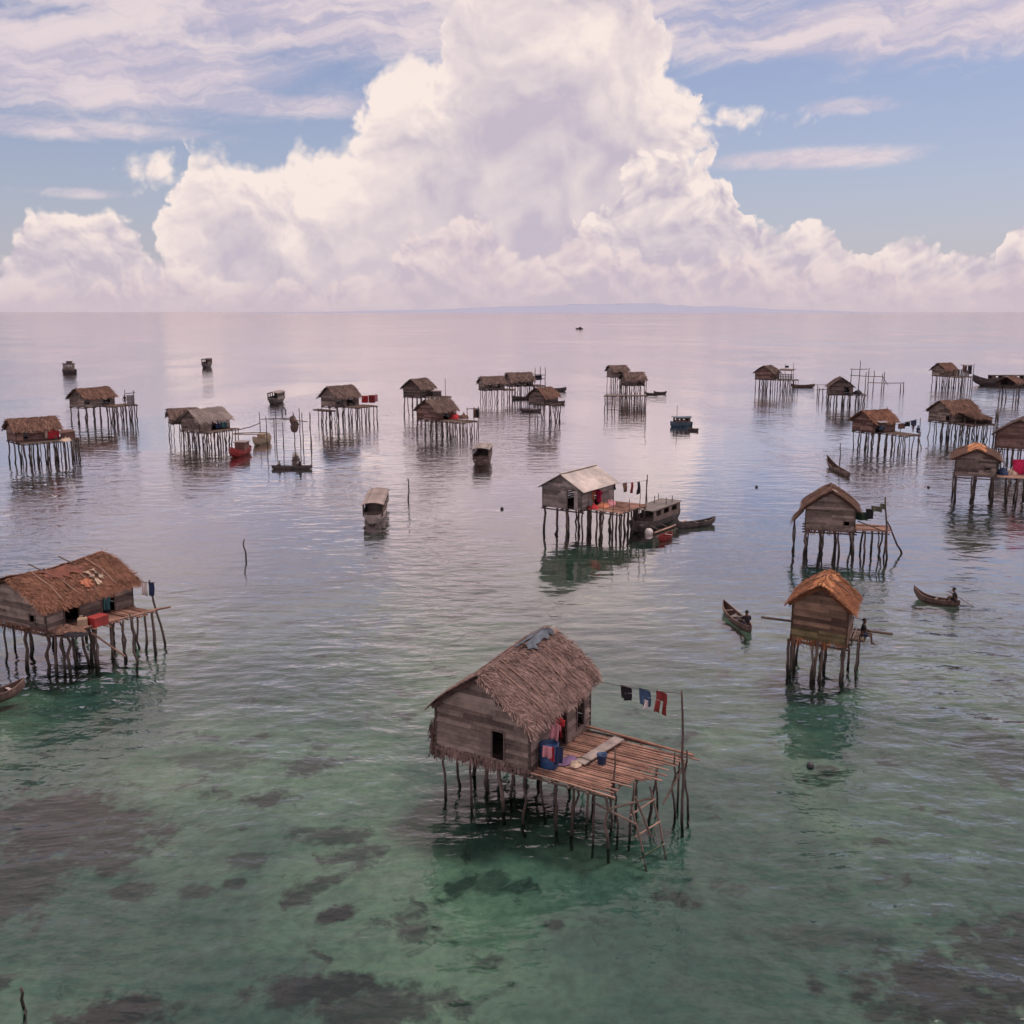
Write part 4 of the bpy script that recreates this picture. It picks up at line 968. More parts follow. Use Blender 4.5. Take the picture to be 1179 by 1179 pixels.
    # ---- tin roofed hut with the moored boat
    E = H['E'] = hut('grey boarded stilt hut with pale corrugated tin roof at the centre', (5.6, 79.76), 34.3, 3.67, 5.37, 2.25, 1.71, 1.07, 55, rel=False, wallm='plank_grey', roofm='tin', over=0.42, overy=0.28, nst=0, tin=True, bh=0.2, posts=(4,4), pr=0.10, plean=0.06, sag=0.02,
        openings=dict(front=[(2.72,0.72,0.03,1.55)], right=[(2.4,0.9,0.02,1.5)]), decks=[dict(r=(1.85,5.0,-1.8,2.6,2.2), dir='x', posts=(4,3), rag=0.35)],
        poles=[(2.3,-1.9,3.5,0.05,0),(3.4,-1.95,3.1,0.1,0),(4.4,-1.95,3.6,-0.1,0.05),(5.05,-0.6,3.2,0,0.1),(5.1,1.2,3.9,0.05,0),(4.9,2.7,4.3,0,0)])
    dm = MB(); dm.box((1.40, -2.80, 3.05), (0.34, 0.05, 1.5), 0.8); dm.build('door', M['hull_pale'], E.root)
    for k,(px_,py_,m_,l_,r_,hh) in enumerate(((683,585,'red','red cloth heap nearest the wall on the tin roofed hut deck',0.55,0.35),(694,583,'orange','orange cloth heap in the middle of the tin roofed hut deck',0.6,0.3),(703,581,'pink','pink cloth heap at the back of the tin roofed hut deck',0.5,0.4),(716,582,'brown','brown net heap at the outer end of the tin roofed hut deck',0.7,0.25))):
        q = G(px_,py_,2.25); heap('cloth_heap', l_, 'laundry', (q[0],q[1],2.25), r_, hh, m_, k+20)
    e0, e1 = E.W(1.85, 1.6, 3.85), Vector((12.28, 90.15, 2.98)); 
    stake('pole carrying the washing line at the outer deck edge of tin roofed hut', (e1.x, e1.y), e1+Vector((0,0,0.5)), 0.07, 'clothesline_pole', 0.03, 8); line_part(E, e0, e1, 0.08)
    d_ = e1-e0; ye = math.atan2(d_.y, d_.x)
    for k,w_,h_,m_,l_ in ((0.18,0.35,0.5,'black','small black rag at the roof end of the tin roofed hut line'),(0.42,0.8,0.8,'brown','brown cloth on the line at the tin roofed hut'),(0.60,0.5,0.95,'maroon','dark red cloth in the middle of the line at the tin roofed hut'),(0.78,0.55,1.1,'black','long black cloth near the outer pole at tin roofed hut')):
        q = e0+d_*k; garment('cloth','cloth',l_,(q.x,q.y,q.z-0.08),ye,w_,h_,m_,int(k*100)+1)
    q = E.W(1.85,-1.0,3.55); garment('shirt','shirt','bright orange shirt hung under the tin eave',(q.x,q.y,3.6),math.radians(-36),0.7,0.8,'orange',31)
    q = E.W(1.95,-0.1,3.55); garment('shirt','shirt','pink shirt hung under the tin eave right of the orange one',(q.x,q.y,3.55),math.radians(-40),0.8,1.0,'magenta',32)
    q = E.W(2.0,-1.7,3.2); garment('cloth','cloth','pale grey cloth hanging at the near deck corner of tin roofed hut',(q.x,q.y,2.95),math.radians(-20),0.5,0.8,'grey',33)
    hb = G(745,611); hb2 = G(788,594); ang = math.atan2(hb2[1]-hb[1], hb2[0]-hb[0])
    mid = G(752,605)
    hbo = houseboat('long dark houseboat with grey flat roof moored at the tin roofed hut', mid, ang+math.pi/2, 8.2, 2.1, 0.75, (-0.40,0.24), 0.95, 'hull_dark', 'roof_slate', 0.35, 0.1, flat=True, seed=3)
    for k,(x,y) in enumerate(((-0.7,-2.2),(0.7,-2.4),(0.5,-1.2),(-0.7,-1.0))): mb = MB(); mb.tube([(x,y,1.7),(x,y,2.35)],0.035,5,0.4); mb.build('roof_post',M['pole'],hbo)
    mb = MB(); mb.tube([(-1.75,-2.9,0.12),(-1.8,0.2,0.14),(-1.7,3.2,0.16)],0.08,6,0.9); mb.build('outrigger_float',M['pale_pole'],hbo)
    for y in (-1.8,0.9,2.4): mb = MB(); mb.tube([(-1.8,y,0.2),(-0.4,y,0.72)],0.04,6,0.5); mb.build('outrigger_arm',M['pole'],hbo)
    canoe('dark canoe just beyond the moored houseboat at the tin roofed hut', G(801,606), math.radians(-62), 4.2, 0.9, 0.4, 0.3, 0.2, 'hull_dark')
    canoe('short red and pale dinghy floating in front of the moored houseboat', G(766,621), math.radians(150), 2.4, 0.9, 0.32, 0.2, 0.1, 'maroon', 2, 'dinghy', 'dinghy', rim='hull_pale')
    bt = thing('float', 'round white float in front of the moored houseboat', 'float', (*G(747,614.5), 0)); mb = MB(); mb.lathe([(0.36*math.sin(math.pi*i/8)+0.001,-0.36*math.cos(math.pi*i/8)+0.12) for i in range(9)], n=14); mb.build('ball',M['pl_white'],bt,smooth=True); mb = MB(); mb.lathe([(0.05,0.46),(0.05,0.56),(0.001,0.57)],n=8); mb.build('eye',M['pl_dark'],bt)

    # ---- middle and far huts
    F = hut('weathered stilt hut lowest at far left with red cloth wall', G(19,509.5,2.7), 74, 3.4, 4.9, 2.7, 1.5, 1.15, 61, wallm='plank_red', roofm='thatch_brown', nst=700, sl=0.5, sw=0.12, bh=0.24, posts=(3,5), pr=0.09,
        openings=dict(right=[(1.1,0.5,0.3,0.8)]), decks=[dict(r=(1.75,3.2,-2.3,2.6,2.65),dir='y',posts=(2,6),m='bamboo_grey'), dict(r=(-1.5,2.2,2.5,4.8,2.6),dir='x',posts=(3,3),m='bamboo_grey')])
    q = F.W(1.78, 1.75, 4.2); garment('cloth','red_cloth','big red cloth covering the right end of the far left hut wall',(q.x,q.y,4.15),F.ys,1.5,1.35,'red',41,None)
    q = F.W(1.9, 0.95, 4.0); garment('cloth','cloth','cream cloth hanging left of the big red cloth',(q.x,q.y,3.95),F.ys,0.35,1.0,'cream',42,None)
    mb = MB(); mb.box((0.3,3.6,3.4),(2.4,1.9,0.05),0.3,0.05,0,0.1); mb.build('annex_roof',M['thatch_brown'],F.root); mb = MB(); mb.box((1.4,3.6,2.95),(0.05,1.7,0.9),0.3); mb.box((0.3,4.5,2.95),(2.2,0.05,0.9),0.5); mb.build('annex_wall',M['plank_red'],F.root)
    q = G(76,508,2.65); heap('cloth_heap','pale cloth heap on the right deck of the far left hut','laundry',(q[0],q[1],2.7),0.7,0.4,'cream',44)
    scaffold('leaning grey rack of sticks beside the far left hut deck', [G(86,531)+(2.9,),G(90,529)+(2.4,),G(84,527)+(3.6,)], [((-54.05, 123.04, 2.37),(-53.36, 123.04, 1.73)),((-54.53, 123.04, 1.84),(-53.3, 123.04, 1.19))], 'stick_rack','rack',0.07,3)

    Gh = hut('stilt hut behind the far left one, deck ending in a grey sheet', G(98,469,2.75), 50, 3.5, 6.0, 2.75, 1.6, 1.3, 62, wallm='plank', roofm='thatch_brown', nst=700, sl=0.55, sw=0.14, bh=0.26, posts=(3,5), pr=0.10,
        openings=dict(right=[(0.5,0.9,0.5,1.0),(4.3,1.6,0.3,1.0)]), decks=[dict(r=(1.8,4.6,0.5,5.2,2.7),dir='x',posts=(4,5),m='bamboo_grey')])
    gp = (-62.42, 166.91, 5.04); scaffold('tall frame at the deck end holding the grey sheet', [G(156,486)+(gp[2]+0.3,),G(146,483)+(gp[2],)], [((-64.84, 168.26, 2.62),(-62.52, 168.26, 2.62)),((-64.4, 168.26, 4.64),(-62.8, 168.26, 4.79))], 'drying_rack','rack',0.08,4)
    q = (-63.69, 168.26, 4.5); garment('cloth','grey_sheet','large grey sheet hung at the deck end of second far left hut',(q[0],q[1]-0.1,q[2]-0.1),0.1,1.2,1.7,'grey',45,None)
    q = G(144,467,2.75); person('tiny dark figure standing on the deck of the hut with grey sheet', (q[0],q[1],2.76), 0.6, 'black','navy','stand',{-1:(-0.28,0.1,0.85),1:(0.28,0.12,0.85)})

    H1 = hut('wide stilt hut with pale tan roof beside the stick jetty', G(230,497,2.2), 50, 3.6, 5.2, 2.2, 1.5, 1.3, 63, wallm='plank', roofm='roof_grey', nst=500, sl=0.6, sw=0.16, bh=0.26, posts=(4,5), pr=0.085,
        openings=dict(right=[(3.3,2.6,0.1,1.2)]), decks=[dict(r=(1.85,3.1,-2.4,3.2,2.15),dir='y',posts=(2,6),m='bamboo_grey')])
    H2 = hut('low dark lean-to hut joined to the left of the tan roofed hut', G(199,487.5,2.4), 80, 2.8, 3.4, 2.4, 1.0, 0.95, 64, wallm='plank_dark', roofm='thatch_dark', nst=500, sl=0.6, sw=0.16, bh=0.3, posts=(3,4), pr=0.07)
    for i,(x_,m_,l_) in enumerate(((-0.5,'navy','dark blue cloth under the eave of the tan roofed hut'),(0.6,'teal','teal cloth under the eave of the tan roofed hut'))):
        q = H1.W(1.9, 1.0+x_, 3.5); garment('cloth','cloth',l_,(q.x,q.y,3.55),H1.ys,0.9,1.2,m_,50+i)
    scaffold('bare stick jetty of upright poles between the tan roofed hut and laundry hut', [G(300,506)+(3.9,),G(307.5,514)+(4.1,),G(316,505)+(3.0,),G(319,508)+(4.6,),G(326.5,514)+(3.3,),G(346,511)+(5.0,),G(349,514)+(4.6,),G(358,514)+(4.7,)],
        [((-35.26, 140.76, 3.23),(-30.87, 140.76, 3.37)),((-32.84, 139.81, 3.41),(-28.51, 139.81, 2.98)),((-38.88, 139.81, 1.34),(-34.15, 139.81, 1.46)),((-38.01, 139.81, 1.89),((-35.29, 140.76, 2.7)))], seed=7, r=0.075, deck=(G(268,500,1.6)+(0,),G(308,500,1.6)+(0,),1.0,1.6))
    q = (-30.4, 139.81, 3.89); nb = thing('net_bundle','dark bundle hanging from the bare stick jetty','net',(q[0],q[1],q[2]-2.4)); mb = MB()
    mb.grid(lambda u,v: Vector((math.cos(u*2*math.pi), math.sin(u*2*math.pi), 0))*(0.55*math.sin(math.pi*min(1,v*0.93+0.04))**0.4*(1+0.5*mnoise.noise(Vector((u*6,v*5,1)))))+Vector((0.1*math.sin(v*5),0,2.3*v)), 14, 10, lambda u,v: 0.5+0.5*mnoise.noise(Vector((u*9,v*9,3)))); mb.build('netting',M['thatch_dark'],nb,smooth=True); mb = MB(); mb.tube([(0,0,2.2),(0.05,0,2.6)],0.05,5,0.3); mb.build('rope',M['pole'],nb)
    stake('thin pole carrying the dark hanging bundle', G(340,512), (-30.09, 137.93, 4.56), 0.08, 'jetty_pole', 0.05, 13)
    bo = thing('hoop','bent pole hoop standing up from the stick jetty beam','hoop',(*G(327,510),0)); O = Vector((*G(327,510),0)); mb = MB(); mb.tube([Vector(v)-O for v in ((-31.99, 139.81, 3.53),(-32.0, 139.81, 4.62),(-31.8, 139.81, 5.04),(-31.46, 139.81, 4.62),(-31.49, 139.81, 3.89))],0.10,6,0.3); mb.build('hoop',M['pole'],bo)

    J = hut('stilt hut with red washing on its deck and a low front ledge', G(387,468.5,3.0), 47, 3.4, 5.0, 3.0, 1.7, 1.45, 65, wallm='plank', roofm='thatch_dark', nst=700, sl=0.55, sw=0.14, bh=0.26, posts=(3,4), pr=0.095,
        openings=dict(right=[(0.7,1.5,0.3,1.2),(3.2,1.8,0.1,1.3)]), decks=[dict(r=(1.75,5.2,-0.8,3.4,2.95),dir='x',posts=(4,3),m='bamboo_grey'), dict(r=(-2.6,1.6,-3.6,-2.55,2.45),dir='x',posts=(4,2),m='bamboo_grey')])
    for k,(px_,m_,l_,w_,h_) in enumerate(((420,'red','red cloth hung left on the laundry hut deck',1.1,1.2),(428,'maroon','dark red cloth hung in the middle of the laundry hut deck',1.1,1.3),(433,'pink','pale pink cloth hung at the right end of laundry hut deck',0.5,1.2))):
        q = K(px_,455.5-k*0.7,484); garment('cloth','cloth',l_,q,0.15,w_,h_,m_,60+k)
    stake('thin pole standing just left of the red laundry hut', G(358,515), (-27.17, 135.21, 4.59), 0.06, 'mooring_pole', 0.03, 14)

    Kh = hut('dark stilt hut on tall legs behind the red boarded hut', G(484,457,3.5), 34, 3.5, 4.2, 3.5, 1.65, 1.3, 66, wallm='plank_dark', roofm='thatch_dark', nst=600, sl=0.6, sw=0.15, bh=0.28, posts=(3,4), pr=0.10,
        openings=dict(right=[(1.1,0.8,0.1,1.3)]), decks=[dict(r=(1.8,5.4,-1.2,2.2,3.45),dir='x',posts=(4,3),m='bamboo_grey')])
    q = Kh.W(3.2,0.6,3.5); crate('low dark crate on the deck of the tall legged hut', (q.x,q.y,3.5),(1.6,1.2,1.0),'hull_dark',0.5,'storage_crate','crate','hull_pale'); q = Kh.W(4.6,1.5,0); stake('thin mast on the deck end of the tall legged hut',(q.x,q.y),(q.x,q.y,6.6),0.07,'deck_pole',0.03,15)
    Lh = hut('red boarded stilt hut with a long deck to the right', G(502,484.3,2.5), 40, 3.6, 4.6, 2.5, 1.5, 1.35, 67, wallm='plank_red', roofm='thatch_dark', nst=700, sl=0.55, sw=0.14, bh=0.25, posts=(4,4), pr=0.085,
        openings=dict(right=[(2.2,1.2,0.1,1.2)]), decks=[dict(r=(1.85,6.6,-1.9,1.4,2.45),dir='x',posts=(7,3),m='bamboo_grey')])
    for k,(px_,py_,m_,l_) in enumerate(((524,480,'red','red heap on the long deck of the red boarded hut'),(533,480,'brown','brown heap on the long deck of the red boarded hut'))): q = G(px_,py_+2,2.5); heap('cloth_heap',l_,'laundry',(q[0],q[1],2.5),0.8,0.8,m_,70+k)
    scaffold('rack of poles on the outer end of the red boarded hut deck', [G(538,504)+(4.4,),G(551,503)+(4.5,),G(546,501)+(4.2,)], [((-6.66, 146.78, 4.08),(-4.75, 146.78, 4.2)),((-5.72, 148.9, 3.87),(-4.82, 148.9, 3.75))],'drying_rack','rack',0.07,8)
    for k,(px_,m_,l_) in enumerate(((547,'brown','brown cloth on the outer rack of red boarded hut'),(550,'black','black cloth on the outer rack of red boarded hut'))): garment('cloth','cloth',l_,K(px_,471,502),0.1,0.55,1.3,m_,75+k)

    Mh = hut('grey stilt hut with dark openings in its long side, leftmost of the middle trio', G(558.5,449,2.6), 66, 3.1, 4.3, 2.6, 1.45, 1.1, 68, wallm='plank', roofm='thatch_dark', nst=500, sl=0.6, sw=0.15, bh=0.28, posts=(3,4), pr=0.09,
        openings=dict(right=[(1.1,0.7,0.05,1.3),(2.9,1.6,0.4,0.9)]), decks=[dict(r=(-1.2,1.6,2.2,4.6,2.5),dir='y',posts=(2,3),m='bamboo_grey')])
    Nh = hut('open sided stilt hut with grey thatch behind the dark gabled hut', G(589,444.5,2.7), 68, 3.6, 4.9, 2.7, 1.35, 1.3, 69, wallm='plank_dark', roofm='thatch_dark', nst=600, sl=0.6, sw=0.16, bh=0.3, posts=(3,5), pr=0.10, over=0.5,
        openings=dict(right=[(1.4,1.2,0.1,1.1),(3.5,1.2,0.1,1.1)]), decks=[dict(r=(-1.6,2.0,2.5,5.2,2.6),dir='y',posts=(3,3),m='bamboo_grey')])
    scaffold('tall drying rack at the right end of the open sided hut', [G(616,452)+(5.6,),G(627.5,452)+(5.8,),G(622,450)+(5.6,)], [((5.01, 229.24, 4.11),(7.57, 229.24, 3.92)),((5.22, 229.24, 3.14),(7.58, 229.24, 3.14))],'drying_rack','rack',0.10,9)
    garment('cloth','cloth','dark cloth on the tall rack of the open sided hut',(6.0, 229.24, 3.92),0.0,1.5,1.1,'black',80)
    Oh = hut('small stilt hut with dark gable end and slanted props', G(627,465.5,3.1), 40, 3.4, 3.4, 3.1, 1.35, 1.2, 70, wallm='plank_dark', roofm='thatch_brown', nst=500, sl=0.6, sw=0.15, bh=0.26, posts=(3,3), pr=0.09, decks=[dict(r=(1.75,2.6,-1.0,1.6,3.05),dir='y',posts=(2,3),m='bamboo_grey')])
    stake('slanted prop right of the dark gabled hut', G(641,490), (6.7, 166.91, 2.89), 0.09, 'prop', 0.04, 16)
    canoe('long dark canoe behind the dark gabled hut', G(640,450.5), math.radians(100), 5.0, 1.1, 0.7, 0.5, 0.3, 'hull_dark'); canoe('short dark canoe right of the dark gabled hut', G(643,465), math.radians(95), 2.6, 0.9, 0.5, 0.3, 0.2, 'hull_dark', 2)
    canoe('dark canoe in front of the dark gabled hut', G(611,474), math.radians(88), 3.9, 0.9, 0.4, 0.35, 0.2, 'hull_dark'); canoe('dark flat canoe below the open sided hut', G(601,459.5), math.radians(85), 4.2, 1.2, 0.5, 0.3, 0.2, 'hull_dark')

    P1 = hut('smaller far stilt hut, left of the pair behind the long bare platform', G(706,433.8,2.6), 62, 3.2, 3.9, 2.6, 1.6, 1.0, 71, wallm='plank', roofm='thatch_dark', nst=350, sl=0.7, sw=0.2, bh=0.32, posts=(3,4), pr=0.10, openings=dict(right=[(1.8,0.8,0.1,1.2)]))
    P2 = hut('far stilt hut with rounded dark thatch, right of the pair behind platform', G(722,443.5,2.7), 68, 3.4, 4.0, 2.7, 1.35, 1.25, 72, wallm='plank_dark', roofm='thatch_dark', nst=400, sl=0.7, sw=0.2, bh=0.32, posts=(3,5), pr=0.10, openings=dict(right=[(2.9,0.7,0.05,1.3)]))
    pa, pb = G(696,455.3,2.75), G(743,455.3,2.75)
    scaffold('long bare platform on many stilts in front of the pair of huts', [(pa[0]+(pb[0]-pa[0])*k/11, pa[1]+(pb[1]-pa[1])*k/11+(1.0 if k % 2 else -0.8), 2.7) for k in range(12)]+[(pb[0]+0.1, pb[1], 6.3)], [((pa[0]-0.3,pa[1]-0.9,2.66),(pb[0]+0.3,pb[1]-0.9,2.7))], 'bare_platform','platform',0.085,10, deck=(pa+(0,),pb+(0,),2.2,2.78))
    canoe('small canoe right of the pair of far huts', G(760,453.5), math.radians(80), 2.9, 0.9, 0.4, 0.3, 0.3, 'hull_dark', 2)
    canoe('slim dark canoe right of the far platform', G(749.5,454.5), math.radians(72), 2.9, 0.8, 0.35, 0.4, 0.2, 'hull_dark', 2)

    Q = hut('far red gabled stilt hut with a covered porch on its right', G(889,436.5,2.9), 22, 4.1, 4.0, 2.9, 1.55, 1.35, 73, wallm='plank_red', roofm='thatch_dark', nst=450, sl=0.7, sw=0.18, bh=0.3, posts=(5,3), pr=0.10, decks=[dict(r=(2.1,6.9,-1.6,1.6,2.8),dir='x',posts=(5,3),m='bamboo_grey')])
    mb = MB()
    for k in range(12): mb.box((2.3+0.38*k, -1.5, 3.5),(0.2,0.05,1.2),rng.random())
    mb.bar((2.1,-1.5,4.1),(6.9,-1.5,4.1),0.1,0.1); mb.bar((2.1,-1.5,3.5),(6.9,-1.5,3.5),0.1,0.1); mb.build('railing',M['plank_dark'],Q.root)
    mb = MB(); mb.box((4.2,1.0,4.95),(3.6,2.4,0.07),0.3,0,0,0.12); mb.build('porch_roof',M['thatch_dark'],Q.root)
    for x in (2.6,5.8): mb = MB(); mb.bar((x,0.0,2.8),(x,0.0,4.9),0.1,0.1); mb.build('porch_post',M['pole'],Q.root)
    q = (65.72, 242.47, 5.37); garment('cloth','flag','small dark flag on the far red gabled hut',q,0,0.9,0.5,'black',81,None); stake('mast holding the small dark flag', G(904,447), (65.29, 242.47, 5.78), 0.07, 'mast', 0.02, 17); stake('thin mast at the porch corner of the far red gabled hut', G(914,446), (68.03, 245.29, 5.85), 0.07, 'mast', 0.02, 18)
    canoe('long low canoe right of the far red gabled hut', G(924,446), math.radians(92), 6.0, 1.1, 0.6, 0.4, 0.3, 'hull_brown')

    R = hut('dark gabled stilt hut in front of the bare pole framework', G(981.5,454,2.3), -8, 4.2, 4.2, 2.3, 1.6, 1.5, 74, wallm='plank_dark', roofm='thatch_dark', nst=500, sl=0.6, sw=0.15, bh=0.26, posts=(4,3), pr=0.11, openings=dict(front=[(3.05,1.1,0.05,1.4)]), decks=[dict(r=(2.1,4.7,-1.8,1.4,2.2),dir='x',posts=(3,3),m='bamboo_grey')])
    scaffold('low plank jetty left of the dark gabled hut', [G(943,458)+(2.1,),G(947,459)+(2.2,),G(952,457)+(2.2,),G(941,455)+(2.2,)], [((65.55, 217.36, 1.49),(68.16, 217.36, 1.68))], 'plank_jetty','jetty',0.10,11, deck=(G(939,443,2.3)+(0,),G(955,443,2.3)+(0,),1.2,2.3))
    q = R.W(3.2,-0.8,2.3); heap('cloth_heap','dark heap on the right deck of the dark gabled hut','laundry',(q.x,q.y,2.3),1.0,0.8,'black',82)
    scaffold('bare pole framework with a high crossbeam behind the dark gabled hut', [G(979,452)+(5.4,),G(988.5,452)+(7.2,),G(999,451)+(5.4,),G(996,450)+(4.3,),G(1005,449.5)+(4.6,),G(1015,450)+(4.0,),G(1017,449)+(4.2,)],
        [((77.37, 231.77, 5.14),(81.34, 231.77, 5.14)),((77.46, 231.77, 3.76),(85.78, 234.35, 3.3)),((85.77, 234.35, 3.4),(87.13, 234.35, 1.4)),((82.66, 234.35, 1.91),(90.92, 234.35, 1.81))], 'pole_framework','framework',0.10,12)
    stake('stub of a far post at the end of the thin rail', G(1037,451), (89.14, 231.77, 1.79), 0.12, 'mooring_pole', 0.02, 19); stake('forked far post right of the pole framework', G(1040.5,450.5), (90.81, 234.35, 2.01), 0.12, 'mooring_pole', 0.02, 20)

    Sh = hut('stilt hut with orange brown roof and washing on its right deck', G(1005,498.2,2.5), 42, 3.5, 4.0, 2.5, 1.5, 1.2, 75, wallm='plank_red', roofm='thatch_rust', nst=700, sl=0.55, sw=0.14, bh=0.24, posts=(4,4), pr=0.09, openings=dict(right=[(1.1,1.6,0.05,1.3)]), decks=[dict(r=(1.75,6.0,-0.6,2.0,2.45),dir='x',posts=(5,2),m='bamboo_grey')])
    mb = MB(); mb.grid(lambda i,j: (1.72+0.9*j, -1.7+1.6*i, 4.05-0.2*j-1.2*(1 if False else 0)), 4, 3, 0.5); mb.build('awning',M['grey'],Sh.root)
    q = Sh.W(1.85,-0.4,3.9); garment('cloth','cloth','blue grey cloth in the doorway of the orange brown roofed hut',(q.x,q.y,3.95),Sh.ys,1.0,1.2,'paint_blue',83)
    s0, s1 = (53.11, 137.93, 2.77), (55.68, 137.93, 3.48)
    scaffold('washing poles on the right deck of the orange brown roofed hut', [G(1035,514)+(s0[2]+0.1,),G(1057,515)+(s1[2]+0.5,)], [(s0,s1)], 'drying_rack','rack',0.06,13)
    for k,(f,w_,h_,m_,l_) in enumerate(((0.2,1.0,0.7,'brown','brown cloth left on the washing poles by orange brown roof'),(0.5,0.7,0.6,'black','black cloth middle on the washing poles by orange brown roof'),(0.82,0.8,0.7,'navy','navy cloth right on the washing poles by orange brown roof'))): q = Vector(s0).lerp(Vector(s1),f); garment('cloth','cloth',l_,tuple(q),0.05,w_,h_,m_,84+k)
    q = G(1051,498.5,2.5); person('child sized figure standing on the deck under the washing poles',(q[0],q[1],2.55),0.2,'black','brown','stand',{-1:(-0.25,0.1,0.9),1:(0.25,0.1,0.9)},0.75)
    q = G(1059,499,2.5); person('figure sitting at the outermost deck end by orange brown roofed hut',(q[0]-0.3,q[1],2.6),-1.0,'navy','black','perch')
    stake('slanting prop at the deck end of the orange brown roofed hut', G(1063,518), (55.23, 136.11, 1.66), 0.08, 'prop', 0.04, 21)

    Th = hut('far small stilt hut with brown gable and crowded right platform', G(1087,432.6,3.0), 38, 3.4, 4.0, 3.0, 1.6, 1.3, 76, wallm='plank', roofm='thatch_brown', nst=400, sl=0.7, sw=0.18, bh=0.32, posts=(3,4), pr=0.11, decks=[dict(r=(1.75,6.2,-1.6,2.2,2.9),dir='x',posts=(5,3),m='bamboo_grey')])
    mb = MB()
    for k in range(9): mb.box((2.3+0.48*k, 0.6+0.3*rng.random(), 3.7),(0.34,0.06,1.5+rng.uniform(-0.3,0.3)),rng.random())
    mb.bar((2.1,0.7,4.4),(6.3,0.7,4.5),0.1,0.1); mb.build('board_screen',M['plank_dark'],Th.root)
    q = (108.3, 242.47, 5.37); garment('cloth','cloth','dark cloth hung high on the crowded far platform',q,0.1,1.1,1.6,'brown',87); q = (109.54, 242.47, 5.37); garment('cloth','cloth','second dark cloth at the outer end of crowded platform',q,0.1,1.0,2.0,'black',88)
    scaffold('frame of poles carrying the dark cloths on crowded platform', [G(1107,448)+(5.9,),G(1119,448)+(5.9,)], [((106.63, 241.08, 5.55),(109.52, 241.08, 5.55))],'drying_rack','rack',0.09,14)

    Uh = hut('large brown stilt hut with a thatched lean-to over its right deck', G(1094,486.5,2.5), 40, 3.8, 5.4, 2.5, 1.55, 1.35, 77, wallm='plank', roofm='thatch_brown', nst=800, sl=0.55, sw=0.14, bh=0.22, posts=(4,5), pr=0.075, plean=0.2, openings=dict(front=[(3.35,0.6,0.3,0.6)]), decks=[dict(r=(1.9,5.3,-2.0,2.4,2.4),dir='x',posts=(6,4),m='bamboo_grey')])
    mb = MB(); fnu = lambda t,u: (2.2+3.2*t, u, 3.95-0.75*t); mb.grid(lambda i,j: fnu(j,-1.8+3.6*i), 10, 6, 0.3); mb.grid(lambda i,j: Vector(fnu(j,-1.8+3.6*i))-Vector((0,0,0.08)), 10, 6, 0.1); strands(mb, fnu, Vector((0.23,0,0.97)), 500, -1.8, 1.8, 3.3, rng, 0.6, 0.13, -0.02, 0.95, 0.18, 0.6); mb.build('lean_to_roof',M['thatch_brown'],Uh.root)
    for x,y in ((5.3,-1.7),(5.3,1.6),(3.6,-1.8)): mb = MB(); mb.bar((x,y,2.4),(x,y,3.4),0.09,0.09); mb.build('lean_to_post',M['pole'],Uh.root)
    mb = MB(); mb.box((3.6,1.7,2.9),(3.2,0.05,1.0),0.3); mb.build('lean_to_wall',M['plank'],Uh.root)
    q = G(1143,505); scaffold('ragged fence of upright sticks at the deck end of the large brown hut', [(q[0]+0.3*k, q[1]-1.2+0.8*k, 3.4+0.9*random.Random(k).random()) for k in range(6)], [((q[0],q[1]-1.2,3.2),(q[0]+1.6,q[1]+3,3.3))],'stick_fence','fence',0.06,15)

    Vh = hut('stilt hut with orange ridge and blank grey gable beside red tarpaulin', (46.11, 94.62), 23.7, 3.6, 5.14, 2.5, 1.7, 0.8, 78, rel=False, wallm='plank', roofm='thatch_brown', nst=1500, sl=0.45, sw=0.11, bh=0.22, posts=(3,4), pr=0.11, plean=0.08, openings=dict(front=[(2.85,0.55,0.55,0.42)]), decks=[dict(r=(2.0,6.5,-1.4,2.2,2.4),dir='x',posts=(5,3),m='bamboo')])
    for sg in (-1,1): patch(Vh, sg, -0.02, 0.36, -2.7, 2.6, 'thatch_orange', label='orange leaves along the ridge', off=0.10, jag=0.25)
    q = (49.45, 96.66, 3.94); garment('cloth','red_tarpaulin','bright red tarpaulin hung over the deck at right edge',(q[0]+0.4,q[1],q[2]),0.0,2.4,1.5,'magenta',90,None)
    heap('yellow_bundle','yellow bundle on deck beside the red tarpaulin','bundle',(*G(1164,546,2.45),2.45),0.6,0.6,'cream',91); heap('dark_bundle','dark bundle by the hut wall left of the yellow bundle','bundle',(*G(1154,546,2.45),2.45),0.6,0.7,'navy',92)
    Wh = hut('stilt hut with a broad plain gable cut by the right edge', G(1200,518,2.4), 3, 4.9, 5.0, 2.4, 1.75, 1.55, 79, wallm='plank_red', roofm='thatch_dark', nst=800, sl=0.5, sw=0.12, bh=0.24, posts=(7,4), pr=0.075, over=0.5)
    q = G(1151.5,443.8,3.3)
    Xh = hut('tiny far stilt shelter with low dark roof cut by the right edge', G(1168,444,3.2), 25, 3.2, 3.2, 3.2, 0.7, 1.0, 80, wallm='plank_dark', roofm='thatch_brown', nst=300, sl=0.7, sw=0.18, bh=0.35, posts=(2,3), pr=0.13, openings=dict(front='open'))
    houseboat('long far dark boat with a raised prow at the right edge', G(1152,443.5), math.radians(88), 14.0, 2.4, 1.4, (-0.42,0.20), 1.1, 'hull_dark', 'hull_dark', 1.3, 0.3, flat=True, seed=5, cabm='plank_dark')

    # ---- boats out on the water
    houseboat('covered boat with long grey ribbed roof in open water', G(433,593), math.radians(180+3), 9.5, 1.95, 0.62, (-0.42,0.33), 0.95, 'hull_pale', 'roof_grey', 0.25, 0.1, seed=11, bowm='hull_pale', cabm='plank_dark')
